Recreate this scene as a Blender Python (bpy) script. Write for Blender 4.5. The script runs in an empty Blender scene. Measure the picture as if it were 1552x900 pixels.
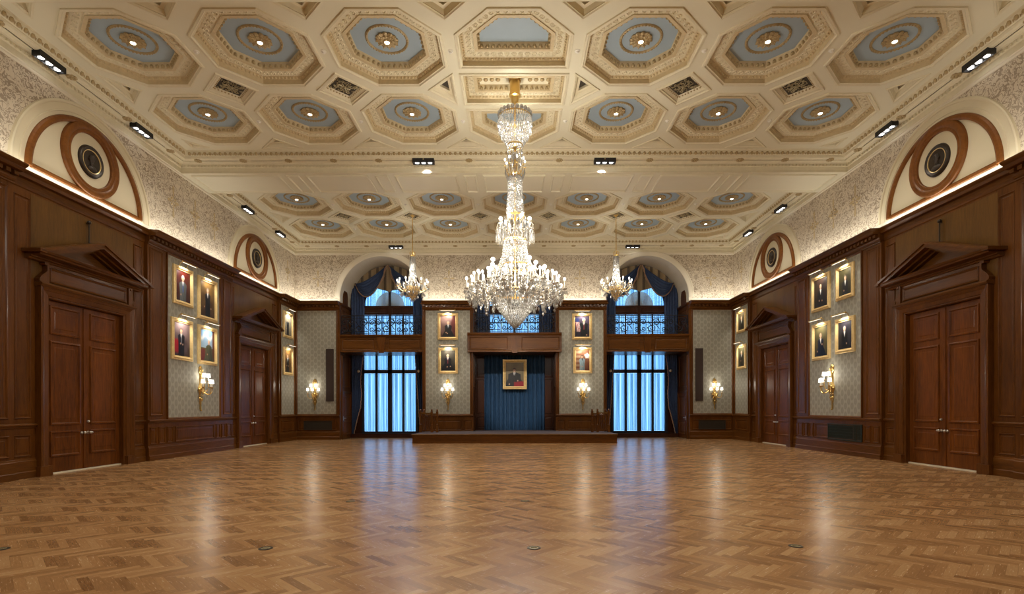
import bpy, bmesh, math, random
from mathutils import Vector, Matrix
from mathutils.geometry import tessellate_polygon
PI = math.pi
R = random.Random(7)
scene = bpy.context.scene
COL = scene.collection

# ------------------------------------------------------------------ dimensions
EYE = 1.47            # camera height
XW = 10.4             # half width of the hall
YF = 25.0             # far wall
YR = -1.2             # rear wall
ZC = EYE + 7.85       # ceiling field
ZS = EYE + 7.33       # beam soffit / start of ceiling cornice
PX = 2.79             # coffer pitch across
CX = [k * PX for k in range(-3, 4)]
BAYS = [(1.2, 8.3, (3.15, 5.98)), (9.5, 16.46, (11.6, 14.43)), (17.96, 25.0, (20.31, 23.08))]

# ------------------------------------------------------------------ node helpers
def mat(name):
    m = bpy.data.materials.new(name); m.use_nodes = True
    nt = m.node_tree; nt.nodes.clear()
    return m, nt
def N(nt, t, **kw):
    n = nt.nodes.new(t)
    for k, v in kw.items():
        if k.startswith('i_'):
            n.inputs[k[2:].replace('_', ' ')].default_value = v
        else:
            setattr(n, k, v)
    return n
def L(nt, a, b): nt.links.new(a, b)
def math_n(nt, op, a, b=None, c=None):
    n = nt.nodes.new('ShaderNodeMath'); n.operation = op
    for i, v in enumerate((a, b, c)):
        if v is None: continue
        if isinstance(v, (int, float)): n.inputs[i].default_value = v
        else: nt.links.new(v, n.inputs[i])
    return n.outputs[0]
def mix_c(nt, fac, a, b):
    n = nt.nodes.new('ShaderNodeMix'); n.data_type = 'RGBA'
    for s, v in ((0, fac), (6, a), (7, b)):
        if isinstance(v, (int, float)): n.inputs[s].default_value = v
        elif isinstance(v, tuple): n.inputs[s].default_value = (*v[:3], 1)
        else: nt.links.new(v, n.inputs[s])
    return n.outputs[2]
def ramp(nt, fac, stops):
    n = nt.nodes.new('ShaderNodeValToRGB')
    el = n.color_ramp.elements
    while len(el) < len(stops): el.new(0.5)
    for e, (p, c) in zip(el, stops):
        e.position = p; e.color = (*c, 1)
    nt.links.new(fac, n.inputs[0])
    return n.outputs[0]
def bsdf(nt, color, rough=0.5, metal=0.0, spec=0.5, coat=0.0, bump=None, bstr=0.2, bdist=0.02):
    p = nt.nodes.new('ShaderNodeBsdfPrincipled')
    if isinstance(color, tuple): p.inputs['Base Color'].default_value = (*color, 1)
    else: nt.links.new(color, p.inputs['Base Color'])
    if isinstance(rough, (int, float)): p.inputs['Roughness'].default_value = rough
    else: nt.links.new(rough, p.inputs['Roughness'])
    p.inputs['Metallic'].default_value = metal
    p.inputs['Specular IOR Level'].default_value = spec
    p.inputs['Coat Weight'].default_value = coat
    p.inputs['Coat Roughness'].default_value = 0.12
    if bump is not None:
        b = nt.nodes.new('ShaderNodeBump'); b.inputs['Strength'].default_value = bstr
        b.inputs['Distance'].default_value = bdist
        nt.links.new(bump, b.inputs['Height']); nt.links.new(b.outputs[0], p.inputs['Normal'])
    o = nt.nodes.new('ShaderNodeOutputMaterial'); nt.links.new(p.outputs[0], o.inputs[0])
    return p
def coords(nt, scale=(1, 1, 1), out='Object'):
    t = nt.nodes.new('ShaderNodeTexCoord'); m = nt.nodes.new('ShaderNodeMapping')
    m.inputs['Scale'].default_value = scale
    nt.links.new(t.outputs[out], m.inputs[0])
    return m.outputs[0]
def noise(nt, vec, scale, detail=3, rough=0.5, dist=0.0):
    n = nt.nodes.new('ShaderNodeTexNoise')
    n.inputs['Scale'].default_value = scale; n.inputs['Detail'].default_value = detail
    n.inputs['Roughness'].default_value = rough; n.inputs['Distortion'].default_value = dist
    if vec is not None: nt.links.new(vec, n.inputs['Vector'])
    return n.outputs[0]

M = {}
def simple(name, color, rough=0.5, metal=0.0, spec=0.5, var=0.12, vscale=6.0, coat=0.0, bump=0.0):
    m, nt = mat(name)
    v = noise(nt, coords(nt), vscale, 3)
    c = mix_c(nt, v, tuple(x * (1 - var) for x in color), tuple(min(1, x * (1 + var)) for x in color))
    bsdf(nt, c, rough, metal, spec, coat, bump=v if bump else None, bstr=bump)
    M[name] = m
def wood(name, dark, light, scale, rough=0.30, coat=0.07):
    m, nt = mat(name)
    v = coords(nt, scale)
    g = noise(nt, v, 6.0, 5, 0.6, 0.6)
    big = noise(nt, coords(nt, tuple(s * 0.12 for s in scale)), 5.0, 2)
    f = math_n(nt, 'ADD', math_n(nt, 'MULTIPLY', g, 0.65), math_n(nt, 'MULTIPLY', big, 0.5))
    c = ramp(nt, f, [(0.34, dark), (0.78, light)])
    bsdf(nt, c, rough, 0, 0.20, coat, bump=g, bstr=0.06, bdist=0.01)
    M[name] = m
def emit(name, color, s):
    m, nt = mat(name)
    e = N(nt, 'ShaderNodeEmission'); e.inputs[0].default_value = (*color, 1); e.inputs[1].default_value = s
    o = N(nt, 'ShaderNodeOutputMaterial'); L(nt, e.outputs[0], o.inputs[0])
    M[name] = m

wood('wood', (0.052, 0.0160, 0.0024), (0.165, 0.058, 0.0100), (5, 5, 0.55))
wood('wood_plain', (0.078, 0.034, 0.0055), (0.16, 0.074, 0.0140), (4, 4, 0.5), 0.38, 0.15)
wood('wood_horizontal', (0.052, 0.0172, 0.0026), (0.165, 0.060, 0.0104), (0.55, 0.55, 6))
wood('wood_door', (0.042, 0.0115, 0.0019), (0.215, 0.066, 0.0105), (4, 4, 0.45), 0.32)
wood('wood_arch', (0.12, 0.040, 0.007), (0.25, 0.092, 0.019), (2, 2, 2), 0.35)
wood('wood_dark', (0.030, 0.011, 0.006), (0.070, 0.025, 0.012), (4, 4, 0.5))
simple('cream', (0.735, 0.685, 0.505), 0.62, var=0.05, vscale=1.2)
simple('cream_moulding', (0.715, 0.645, 0.455), 0.6, var=0.08, vscale=8)
simple('ochre_shade_plaster', (0.60, 0.485, 0.285), 0.58, var=0.15, vscale=14)  # gilt glaze and the self-shade of coffer steps, both in the colour
simple('gilt_plaster', (0.44, 0.33, 0.165), 0.5, 0.25, var=0.3, vscale=14)
simple('plaster_white', (0.76, 0.69, 0.54), 0.6, var=0.04, vscale=1.5)
simple('coffer_blue', (0.335, 0.42, 0.475), 0.6, var=0.08, vscale=2.5)
simple('tympanum', (0.70, 0.62, 0.43), 0.6, var=0.05, vscale=1.2)
simple('gold', (0.86, 0.63, 0.30), 0.36, 0.5, var=0.2, vscale=12)
simple('brass', (0.70, 0.47, 0.16), 0.3, 0.9, var=0.1, vscale=8)
simple('crystal_arm', (0.62, 0.56, 0.44), 0.3, 0.3, var=0.2, vscale=20)
simple('steel', (0.70, 0.68, 0.62), 0.3, 0.9, var=0.05)
simple('black_iron', (0.012, 0.013, 0.018), 0.5, 0.3, var=0.2)
simple('black_box', (0.01, 0.01, 0.012), 0.55, var=0.2)
simple('bronze', (0.040, 0.028, 0.019), 0.4, 0.4, var=0.4, vscale=10)
simple('navy_cloth', (0.050, 0.085, 0.19), 0.75, var=0.35, vscale=9)
simple('stage_drape', (0.015, 0.052, 0.112), 0.7, var=0.3, vscale=7)
simple('braid', (0.40, 0.26, 0.17), 0.7, var=0.5, vscale=40)
simple('carpet', (0.085, 0.066, 0.080), 0.95, var=0.2, vscale=60, bump=0.3)
simple('speaker_cloth', (0.040, 0.022, 0.016), 0.8, var=0.15, vscale=30)
simple('grille_green', (0.030, 0.040, 0.026), 0.5, 0.4, var=0.3, vscale=30)
simple('grille_brown', (0.050, 0.038, 0.026), 0.5, 0.4, var=0.3, vscale=30)
simple('grille_gilt', (0.36, 0.30, 0.17), 0.45, 0.5, var=0.6, vscale=18)
simple('grille_back', (0.06, 0.05, 0.035), 0.8, var=0.2)
simple('muntin', (0.010, 0.012, 0.022), 0.5, var=0.2)
simple('threshold', (0.72, 0.66, 0.50), 0.5, var=0.05)
simple('white_fitting', (0.80, 0.76, 0.66), 0.5, var=0.03)
simple('candle', (0.85, 0.80, 0.68), 0.5, var=0.03)
simple('fan_shade', (0.80, 0.79, 0.75), 0.85, var=0.05, vscale=5)
simple('stencil', (0.52, 0.40, 0.22), 0.6, 0.1, var=0.4, vscale=14)
emit('bulb', (1.0, 0.94, 0.82), 6.0)
emit('bulb_globe', (1.0, 0.93, 0.80), 5.0)
emit('shade_lit', (1.0, 0.93, 0.80), 2.0)
emit('downlight', (1.0, 0.92, 0.74), 11.0)
emit('spot_lamp', (1.0, 0.97, 0.92), 5.0)
emit('picture_lamp', (1.0, 0.93, 0.78), 1.3)

# striped lambrequin cloth
m, nt = mat('striped_cloth')
t = N(nt, 'ShaderNodeTexCoord'); sx = N(nt, 'ShaderNodeSeparateXYZ'); L(nt, t.outputs['Object'], sx.inputs[0])
w = math_n(nt, 'FRACT', math_n(nt, 'MULTIPLY', sx.outputs[0], 2.6))
f = math_n(nt, 'LESS_THAN', math_n(nt, 'ABSOLUTE', math_n(nt, 'SUBTRACT', w, 0.5)), 0.17)
nz = noise(nt, t.outputs['Object'], 22, 2)
c = mix_c(nt, math_n(nt, 'MULTIPLY', f, math_n(nt, 'ADD', 0.5, math_n(nt, 'MULTIPLY', nz, 0.6))), (0.40, 0.30, 0.17), (0.085, 0.065, 0.055))
bsdf(nt, c, 0.8); M['striped_cloth'] = m

# sheer curtain: diffuse-translucent, gather density and fold light/shade painted as streaks along x
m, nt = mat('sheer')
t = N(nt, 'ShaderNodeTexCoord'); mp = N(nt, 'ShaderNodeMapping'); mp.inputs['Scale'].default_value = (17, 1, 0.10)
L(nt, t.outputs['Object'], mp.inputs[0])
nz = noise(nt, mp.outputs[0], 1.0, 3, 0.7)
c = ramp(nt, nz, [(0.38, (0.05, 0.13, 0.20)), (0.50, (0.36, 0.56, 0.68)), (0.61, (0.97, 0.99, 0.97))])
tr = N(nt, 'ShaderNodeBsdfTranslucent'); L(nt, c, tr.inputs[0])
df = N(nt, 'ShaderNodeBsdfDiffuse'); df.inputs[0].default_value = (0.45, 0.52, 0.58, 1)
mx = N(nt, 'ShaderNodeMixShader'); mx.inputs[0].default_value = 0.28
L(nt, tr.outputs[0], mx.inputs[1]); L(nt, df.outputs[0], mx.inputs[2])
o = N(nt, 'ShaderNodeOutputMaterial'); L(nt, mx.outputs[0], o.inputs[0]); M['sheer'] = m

m, nt = mat('fan_cloth')
tr = N(nt, 'ShaderNodeBsdfTranslucent'); tr.inputs[0].default_value = (0.80, 0.76, 0.66, 1)
df = N(nt, 'ShaderNodeBsdfDiffuse'); df.inputs[0].default_value = (0.82, 0.78, 0.70, 1)
mx = N(nt, 'ShaderNodeMixShader'); mx.inputs[0].default_value = 0.6
L(nt, tr.outputs[0], mx.inputs[1]); L(nt, df.outputs[0], mx.inputs[2])
o = N(nt, 'ShaderNodeOutputMaterial'); L(nt, mx.outputs[0], o.inputs[0]); M['fan_cloth'] = m
# window glass: clear pane with a sheen
m, nt = mat('glass')
tp = N(nt, 'ShaderNodeBsdfTransparent'); tp.inputs[0].default_value = (0.93, 0.96, 0.98, 1)
gl = N(nt, 'ShaderNodeBsdfGlossy'); gl.inputs['Roughness'].default_value = 0.03
mx = N(nt, 'ShaderNodeMixShader'); mx.inputs[0].default_value = 0.07
L(nt, tp.outputs[0], mx.inputs[1]); L(nt, gl.outputs[0], mx.inputs[2])
o = N(nt, 'ShaderNodeOutputMaterial'); L(nt, mx.outputs[0], o.inputs[0]); M['glass'] = m

# cut crystal
def crystal(name, tint, ft):
    m, nt = mat(name)
    tp = N(nt, 'ShaderNodeBsdfTransparent'); tp.inputs[0].default_value = (*tint, 1)
    gl = N(nt, 'ShaderNodeBsdfGlossy'); gl.inputs['Roughness'].default_value = 0.12
    df = N(nt, 'ShaderNodeBsdfDiffuse'); df.inputs[0].default_value = (*[0.6 * x for x in tint], 1)
    tl = N(nt, 'ShaderNodeBsdfTranslucent'); tl.inputs[0].default_value = (*[0.6 * x for x in tint], 1)
    a = N(nt, 'ShaderNodeMixShader'); a.inputs[0].default_value = 0.5; L(nt, df.outputs[0], a.inputs[1]); L(nt, tl.outputs[0], a.inputs[2])
    b = N(nt, 'ShaderNodeMixShader'); b.inputs[0].default_value = 0.35; L(nt, a.outputs[0], b.inputs[1]); L(nt, gl.outputs[0], b.inputs[2])
    v = noise(nt, coords(nt), 40, 1)
    k = math_n(nt, 'MULTIPLY', v, 2 * ft)
    d = N(nt, 'ShaderNodeMixShader'); L(nt, k, d.inputs[0]); L(nt, b.outputs[0], d.inputs[1]); L(nt, tp.outputs[0], d.inputs[2])
    o = N(nt, 'ShaderNodeOutputMaterial'); L(nt, d.outputs[0], o.inputs[0]); M[name] = m
crystal('crystal', (0.97, 0.95, 0.90), 0.22)

# frieze paper: brown leaf scrolls on a pale ground
m, nt = mat('frieze_paper')
v = coords(nt)
warp = N(nt, 'ShaderNodeTexNoise'); warp.inputs['Scale'].default_value = 4.0; warp.inputs['Detail'].default_value = 1; L(nt, v, warp.inputs['Vector'])
vm = N(nt, 'ShaderNodeVectorMath', operation='MULTIPLY_ADD'); L(nt, warp.outputs[1], vm.inputs[0]); vm.inputs[1].default_value = (0.35, 0.35, 0.35); L(nt, v, vm.inputs[2])
n1 = noise(nt, vm.outputs[0], 9.5, 0.5, 0.4, 1.3)
a = math_n(nt, 'ABSOLUTE', math_n(nt, 'SUBTRACT', n1, 0.5))
leaf = math_n(nt, 'LESS_THAN', a, 0.064)
n2 = noise(nt, v, 1.1, 2)
c = mix_c(nt, math_n(nt, 'MULTIPLY', leaf, math_n(nt, 'ADD', 0.45, math_n(nt, 'MULTIPLY', n2, 0.5))), (0.66, 0.575, 0.435), (0.235, 0.165, 0.105))
bsdf(nt, c, 0.7); M['frieze_paper'] = m

# wall panel paper: grey-green lattice of medallions
m, nt = mat('panel_paper')
t = N(nt, 'ShaderNodeTexCoord'); sx = N(nt, 'ShaderNodeSeparateXYZ'); L(nt, t.outputs['Object'], sx.inputs[0])
s = math_n(nt, 'ADD', sx.outputs[0], sx.outputs[1])
ph = 2 * PI / 0.16
A = math_n(nt, 'MULTIPLY', s, ph)
B = math_n(nt, 'MULTIPLY', sx.outputs[2], ph * 0.58)
c1 = math_n(nt, 'COSINE', math_n(nt, 'ADD', A, 0.0))
c2 = math_n(nt, 'COSINE', math_n(nt, 'ADD', math_n(nt, 'MULTIPLY', A, 0.5), B))
c3 = math_n(nt, 'COSINE', math_n(nt, 'SUBTRACT', math_n(nt, 'MULTIPLY', A, 0.5), B))
lat = math_n(nt, 'ADD', c1, math_n(nt, 'ADD', c2, c3))
nz = noise(nt, t.outputs['Object'], 30, 2)
lat = math_n(nt, 'ADD', lat, math_n(nt, 'MULTIPLY', math_n(nt, 'SUBTRACT', nz, 0.5), 0.8))
f = N(nt, 'ShaderNodeMapRange'); f.inputs[1].default_value = -1.3; f.inputs[2].default_value = 1.6; L(nt, lat, f.inputs[0])
c = ramp(nt, f.outputs[0], [(0.0, (0.40, 0.38, 0.31)), (0.30, (0.345, 0.330, 0.268)), (0.62, (0.285, 0.272, 0.220)), (1.0, (0.315, 0.302, 0.245))])
bsdf(nt, c, 0.55, spec=0.4); M['panel_paper'] = m

# herringbone parquet, planks 0.42 x 0.07
m, nt = mat('parquet')
t = N(nt, 'ShaderNodeTexCoord'); sx = N(nt, 'ShaderNodeSeparateXYZ'); L(nt, t.outputs['Object'], sx.inputs[0])
X, Y = sx.outputs[0], sx.outputs[1]
PW, NN = 0.078, 6
k = 1 / (math.sqrt(2) * PW)
u = math_n(nt, 'MULTIPLY', math_n(nt, 'ADD', X, Y), k)
v = math_n(nt, 'MULTIPLY', math_n(nt, 'SUBTRACT', X, Y), k)     # i - j is then along Y
i = math_n(nt, 'FLOOR', u); j = math_n(nt, 'FLOOR', v)
dmn = math_n(nt, 'SUBTRACT', i, j)
q = math_n(nt, 'FLOOR', math_n(nt, 'DIVIDE', dmn, 2 * NN))
r_ = math_n(nt, 'SUBTRACT', dmn, math_n(nt, 'MULTIPLY', q, 2 * NN))
hor = math_n(nt, 'LESS_THAN', r_, NN - 0.5)
ver = math_n(nt, 'SUBTRACT', 1.0, hor)
ida = math_n(nt, 'ADD', math_n(nt, 'MULTIPLY', hor, j), math_n(nt, 'MULTIPLY', ver, i))
cb = N(nt, 'ShaderNodeCombineXYZ'); L(nt, ida, cb.inputs[0]); L(nt, q, cb.inputs[1]); L(nt, hor, cb.inputs[2])
wn = N(nt, 'ShaderNodeTexWhiteNoise'); wn.noise_dimensions = '3D'; L(nt, cb.outputs[0], wn.inputs[0])
tone = wn.outputs[0]
# position across the plank, for the joints
fu = math_n(nt, 'FRACT', u); fv = math_n(nt, 'FRACT', v)
ac = math_n(nt, 'ADD', math_n(nt, 'MULTIPLY', hor, fv), math_n(nt, 'MULTIPLY', ver, fu))
edge = math_n(nt, 'LESS_THAN', math_n(nt, 'SUBTRACT', 0.5, math_n(nt, 'ABSOLUTE', math_n(nt, 'SUBTRACT', ac, 0.5))), 0.03)
# grain along each plank
ga = math_n(nt, 'ADD', math_n(nt, 'MULTIPLY', hor, u), math_n(nt, 'MULTIPLY', ver, v))
gb = math_n(nt, 'ADD', math_n(nt, 'MULTIPLY', hor, v), math_n(nt, 'MULTIPLY', ver, u))
cg = N(nt, 'ShaderNodeCombineXYZ'); L(nt, math_n(nt, 'MULTIPLY', ga, 0.5), cg.inputs[0]); L(nt, math_n(nt, 'MULTIPLY', gb, 5.0), cg.inputs[1]); L(nt, math_n(nt, 'MULTIPLY', tone, 40), cg.inputs[2])
gr = noise(nt, cg.outputs[0], 1.3, 4, 0.65)
big = noise(nt, t.outputs['Object'], 0.35, 2)
val = math_n(nt, 'ADD', math_n(nt, 'MULTIPLY', tone, 0.37), math_n(nt, 'ADD', math_n(nt, 'MULTIPLY', gr, 0.38), math_n(nt, 'MULTIPLY', big, 0.30)))
val = math_n(nt, 'SUBTRACT', val, math_n(nt, 'MULTIPLY', ver, 0.09))  # one plank direction painted darker to imitate its different sheen
c = ramp(nt, val, [(0.15, (0.165, 0.076, 0.027)), (0.48, (0.345, 0.182, 0.074)), (0.85, (0.50, 0.305, 0.145))])
c = mix_c(nt, math_n(nt, 'MULTIPLY', edge, 0.35), c, (0.15, 0.065, 0.02))
ro = math_n(nt, 'ADD', 0.17, math_n(nt, 'MULTIPLY', gr, 0.16))
bsdf(nt, c, ro, 0, 0.5, bump=gr, bstr=0.05, bdist=0.004); M['parquet'] = m

# oil paint reads the painted canvas colours
m, nt = mat('oil_paint')
at = N(nt, 'ShaderNodeVertexColor'); at.layer_name = 'Col'
nz = noise(nt, coords(nt), 30, 3)
mul = N(nt, 'ShaderNodeMix'); mul.data_type = 'RGBA'; mul.blend_type = 'MULTIPLY'; mul.inputs[0].default_value = 0.2
L(nt, at.outputs[0], mul.inputs[6]); L(nt, nz, mul.inputs[7])
bsdf(nt, mul.outputs[2], 0.42, spec=0.4); M['oil_paint'] = m

# ------------------------------------------------------------------ mesh builder
def T_left(s, z, d): return (-XW + d, s, z)
def T_right(s, z, d): return (XW - d, s, z)
def T_far(s, z, d): return (s, YF - d, z)
def T_back(s, z, d): return (s, 26.75 - d, z)
def T_id(s, z, d): return (s, d, z)

def inset_poly(poly, ins):
    """offset a convex polygon (counter-clockwise) inwards by ins"""
    n = len(poly); out = []
    for i in range(n):
        p0, p1, p2 = Vector(poly[i - 1]), Vector(poly[i]), Vector(poly[(i + 1) % n])
        e1 = (p1 - p0).normalized(); e2 = (p2 - p1).normalized()
        n1 = Vector((-e1.y, e1.x)); n2 = Vector((-e2.y, e2.x))
        b = n1 + n2
        den = 1 + n1.dot(n2)
        out.append(tuple(p1 + b * (ins / den)))
    return out

class MB:
    def __init__(s): s.v = []; s.f = []; s.m = []; s.mat = 0
    def vert(s, p): s.v.append(tuple(p)); return len(s.v) - 1
    def face(s, idx): s.f.append(tuple(idx)); s.m.append(s.mat)
    def poly(s, pts): s.face([s.vert(p) for p in pts])
    def loops(s, loops, cap0=False, cap1=False, closed=True):
        ids = [[s.vert(p) for p in lp] for lp in loops]
        n = len(ids[0])
        for a, b in zip(ids[:-1], ids[1:]):
            for i in range(n if closed else n - 1):
                k = (i + 1) % n
                s.face((a[i], a[k], b[k], b[i]))
        if cap0: s.face(ids[0][::-1])
        if cap1: s.face(ids[-1])
        return s
    def box(s, T, s0, s1, z0, z1, d0, d1):
        lo = [T(s0, z0, d0), T(s1, z0, d0), T(s1, z1, d0), T(s0, z1, d0)]
        hi = [T(s0, z0, d1), T(s1, z0, d1), T(s1, z1, d1), T(s0, z1, d1)]
        return s.loops([lo, hi], True, True)
    def frame(s, T, s0, s1, z0, z1, prof, fill=True):
        """mitred rectangular moulding: prof = [(inset, d)...]"""
        lp = [[T(s0 + i, z0 + i, d), T(s1 - i, z0 + i, d), T(s1 - i, z1 - i, d), T(s0 + i, z1 - i, d)] for i, d in prof]
        return s.loops(lp, False, fill)
    def panel(s, T, s0, s1, z0, z1, d, w=0.045, h=0.028):
        return s.frame(T, s0, s1, z0, z1, [(0, d), (0.002, d + h * .6), (w * .3, d + h), (w * .62, d + h * .8), (w, d + .003), (w * 1.9, d + .004), (w * 2.4, d + .012)])
    def sweep(s, poly, prof, z, fill=True):
        """polygon moulding lying in a ceiling: prof=[(inset, dz)]"""
        lp = []
        for ins, dz in prof:
            q = inset_poly(poly, ins)
            lp.append([(p[0], p[1], z + dz) for p in q])
        return s.loops(lp, False, fill)
    def extrude(s, T, s0, s1, prof, caps=True):
        """profile [(d,z)] run along s"""
        return s.loops([[T(s0, z, d) for d, z in prof], [T(s1, z, d) for d, z in prof]], caps, caps)
    def arc(s, T, cs, cz, prof, a0, a1, n, closed=True, zmax=None):
        """profile [(r,d)] swept round an arc in the wall plane (angles from +s, upwards)"""
        lp = []
        for k in range(n + 1):
            a = a0 + (a1 - a0) * k / n
            row = []
            for r, d in prof:
                z = cz + r * math.sin(a)
                if zmax: z = min(z, zmax)
                row.append(T(cs + r * math.cos(a), z, d))
            lp.append(row)
        return s.loops(lp, closed and abs(a1 - a0) < 6.28, closed and abs(a1 - a0) < 6.28, closed)
    def prism(s, T, pts, d0, d1):
        """polygon [(s,z)] given thickness; concave allowed"""
        a = [s.vert(T(p[0], p[1], d0)) for p in pts]; b = [s.vert(T(p[0], p[1], d1)) for p in pts]
        n = len(pts)
        for i in range(n):
            k = (i + 1) % n; s.face((a[i], a[k], b[k], b[i]))
        for t in tessellate_polygon([[Vector((p[0], p[1], 0)) for p in pts]]):
            s.face([a[i] for i in t]); s.face([b[i] for i in t])
        return s
    def holes(s, T, outer, holes, d):
        allp = [outer] + holes
        flat = [p for q in allp for p in q]
        ids = [s.vert(T(p[0], p[1], d)) for p in flat]
        for t in tessellate_polygon([[Vector((p[0], p[1], 0)) for p in q] for q in allp]):
            s.face([ids[i] for i in t])
        return s
    def lathe(s, c, prof, n=16, axis='z', cap=True):
        lp = []
        for r, h in prof:
            row = []
            for k in range(n):
                a = 2 * PI * k / n
                if axis == 'z': row.append((c[0] + r * math.cos(a), c[1] + r * math.sin(a), c[2] + h))
                elif axis == 'x': row.append((c[0] + h, c[1] + r * math.cos(a), c[2] + r * math.sin(a)))
                else: row.append((c[0] + r * math.cos(a), c[1] + h, c[2] + r * math.sin(a)))
            lp.append(row)
        return s.loops(lp, cap, cap)
    def tube(s, pts, r, n=6, cap=True):
        pts = [Vector(p) for p in pts]
        lp = []; up = Vector((0.13, 0.21, 0.97))
        for i, p in enumerate(pts):
            t = (pts[min(i + 1, len(pts) - 1)] - pts[max(i - 1, 0)])
            if t.length < 1e-9: t = Vector((0, 0, 1))
            t.normalize()
            a = t.cross(up)
            if a.length < 1e-3: a = t.cross(Vector((1, 0, 0)))
            a.normalize(); b = t.cross(a); up = b.cross(t) if False else up
            rr = r[i] if isinstance(r, (list, tuple)) else r
            lp.append([tuple(p + (a * math.cos(2 * PI * k / n) + b * math.sin(2 * PI * k / n)) * rr) for k in range(n)])
        return s.loops(lp, cap, cap)
    def ball(s, c, r, n=8, m=5, sq=(1, 1, 1)):
        lp = []
        for j in range(1, m):
            th = PI * j / m
            lp.append([(c[0] + sq[0] * r * math.sin(th) * math.cos(2 * PI * k / n), c[1] + sq[1] * r * math.sin(th) * math.sin(2 * PI * k / n), c[2] + sq[2] * r * math.cos(th)) for k in range(n)])
        base = len(s.v)
        s.loops(lp)
        top = s.vert((c[0], c[1], c[2] + sq[2] * r)); bot = s.vert((c[0], c[1], c[2] - sq[2] * r))
        last = base + n * (m - 2)
        for k in range(n):
            q = (k + 1) % n
            s.face((top, base + q, base + k)); s.face((bot, last + k, last + q))
        return s
    def octa(s, c, rx, rz, a=0.0):
        ca, sa = math.cos(a) * rx, math.sin(a) * rx
        i = len(s.v)
        s.v += [(c[0] + ca, c[1] + sa, c[2]), (c[0] - sa, c[1] + ca, c[2]), (c[0] - ca, c[1] - sa, c[2]), (c[0] + sa, c[1] - ca, c[2]), (c[0], c[1], c[2] + rz), (c[0], c[1], c[2] - rz)]
        for k in range(4):
            q = (k + 1) % 4
            s.f.append((i + k, i + q, i + 4)); s.f.append((i + q, i + k, i + 5)); s.m += [s.mat, s.mat]
        return s
    def grid(s, fn, nu, nv):
        ids = [[s.vert(fn(a / nu, b / nv)) for a in range(nu + 1)] for b in range(nv + 1)]
        for b in range(nv):
            for a in range(nu):
                s.face((ids[b][a], ids[b][a + 1], ids[b + 1][a + 1], ids[b + 1][a]))
        return s
    def mesh(s, name, mats, origin=(0, 0, 0), smooth=False):
        me = bpy.data.meshes.new(name)
        ox, oy, oz = origin
        me.from_pydata([(x - ox, y - oy, z - oz) for x, y, z in s.v], [], s.f)
        for q in (mats if isinstance(mats, (list, tuple)) else [mats]):
            me.materials.append(M[q])
        me.polygons.foreach_set('material_index', s.m)
        bm = bmesh.new(); bm.from_mesh(me)
        bmesh.ops.recalc_face_normals(bm, faces=bm.faces)
        if smooth:
            for f in bm.faces: f.smooth = True
            for e in bm.edges:
                e.smooth = len(e.link_faces) == 2 and e.calc_face_angle(0) < 0.7
        bm.to_mesh(me); bm.free()
        me.update()
        return me
    def build(s, name, mats, parent=None, origin=None, smooth=False):
        if origin is None: origin = WORLD_LOC.get(parent.name, (0, 0, 0)) if parent else (0, 0, 0)
        me = s.mesh(name, mats, origin, smooth)
        o = bpy.data.objects.new(name, me); COL.objects.link(o)
        if parent:
            o.parent = parent
            pl = WORLD_LOC.get(parent.name, (0, 0, 0))
            o.location = (origin[0] - pl[0], origin[1] - pl[1], origin[2] - pl[2])
        else: o.location = origin
        WORLD_LOC[o.name] = tuple(origin)
        return o
WORLD_LOC = {}
PWR = 1.25
def tag(o, label, cat, group=None, kind=None):
    o['label'] = label; o['category'] = cat
    if group: o['group'] = group
    if kind: o['kind'] = kind
    return o
def thing(name, loc, label, cat, group=None, kind=None):
    o = bpy.data.objects.new(name, None); COL.objects.link(o)
    o.location = loc; o.empty_display_size = 0.2
    WORLD_LOC[o.name] = tuple(loc)
    return tag(o, label, cat, group, kind)
def dup_child(src, parent, loc=None, rot=None):
    """copy src and its children under parent"""
    c = src.copy(); COL.objects.link(c); c.parent = parent
    if loc is not None: c.location = loc
    if rot is not None: c.rotation_euler = rot
    for ch in list(src.children):
        dup_child(ch, c)
    return c
def put(me, name, parent, loc=(0, 0, 0), rot=(0, 0, 0)):
    o = bpy.data.objects.new(name, me); COL.objects.link(o)
    if parent: o.parent = parent
    o.location = loc; o.rotation_euler = rot
    return o
def light(kind, loc, power, color=(1, 0.84, 0.62), size=0.1, rot=None, target=None, **kw):
    ld = bpy.data.lights.new('lamp_' + kind.lower(), kind)
    ld.energy = power * PWR; ld.color = tuple(x ** .42 for x in color)
    if kind in ('POINT', 'SPOT'): ld.shadow_soft_size = size
    for k, v in kw.items(): setattr(ld, k, v)
    o = bpy.data.objects.new('light_source', ld); COL.objects.link(o); o.location = loc
    if target is not None:
        o.rotation_euler = (Vector(target) - Vector(loc)).to_track_quat('-Z', 'Y').to_euler()
    elif rot is not None: o.rotation_euler = rot
    return o
# ================================================================== FLOOR
b = MB(); b.poly([(-XW - .2, YR, 0), (XW + .2, YR, 0), (XW + .2, YF + 2, 0), (-XW - .2, YF + 2, 0)])
fl = b.build('floor', 'parquet'); tag(fl, 'polished oak parquet floor laid in herringbone', 'floor', kind='structure')

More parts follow.
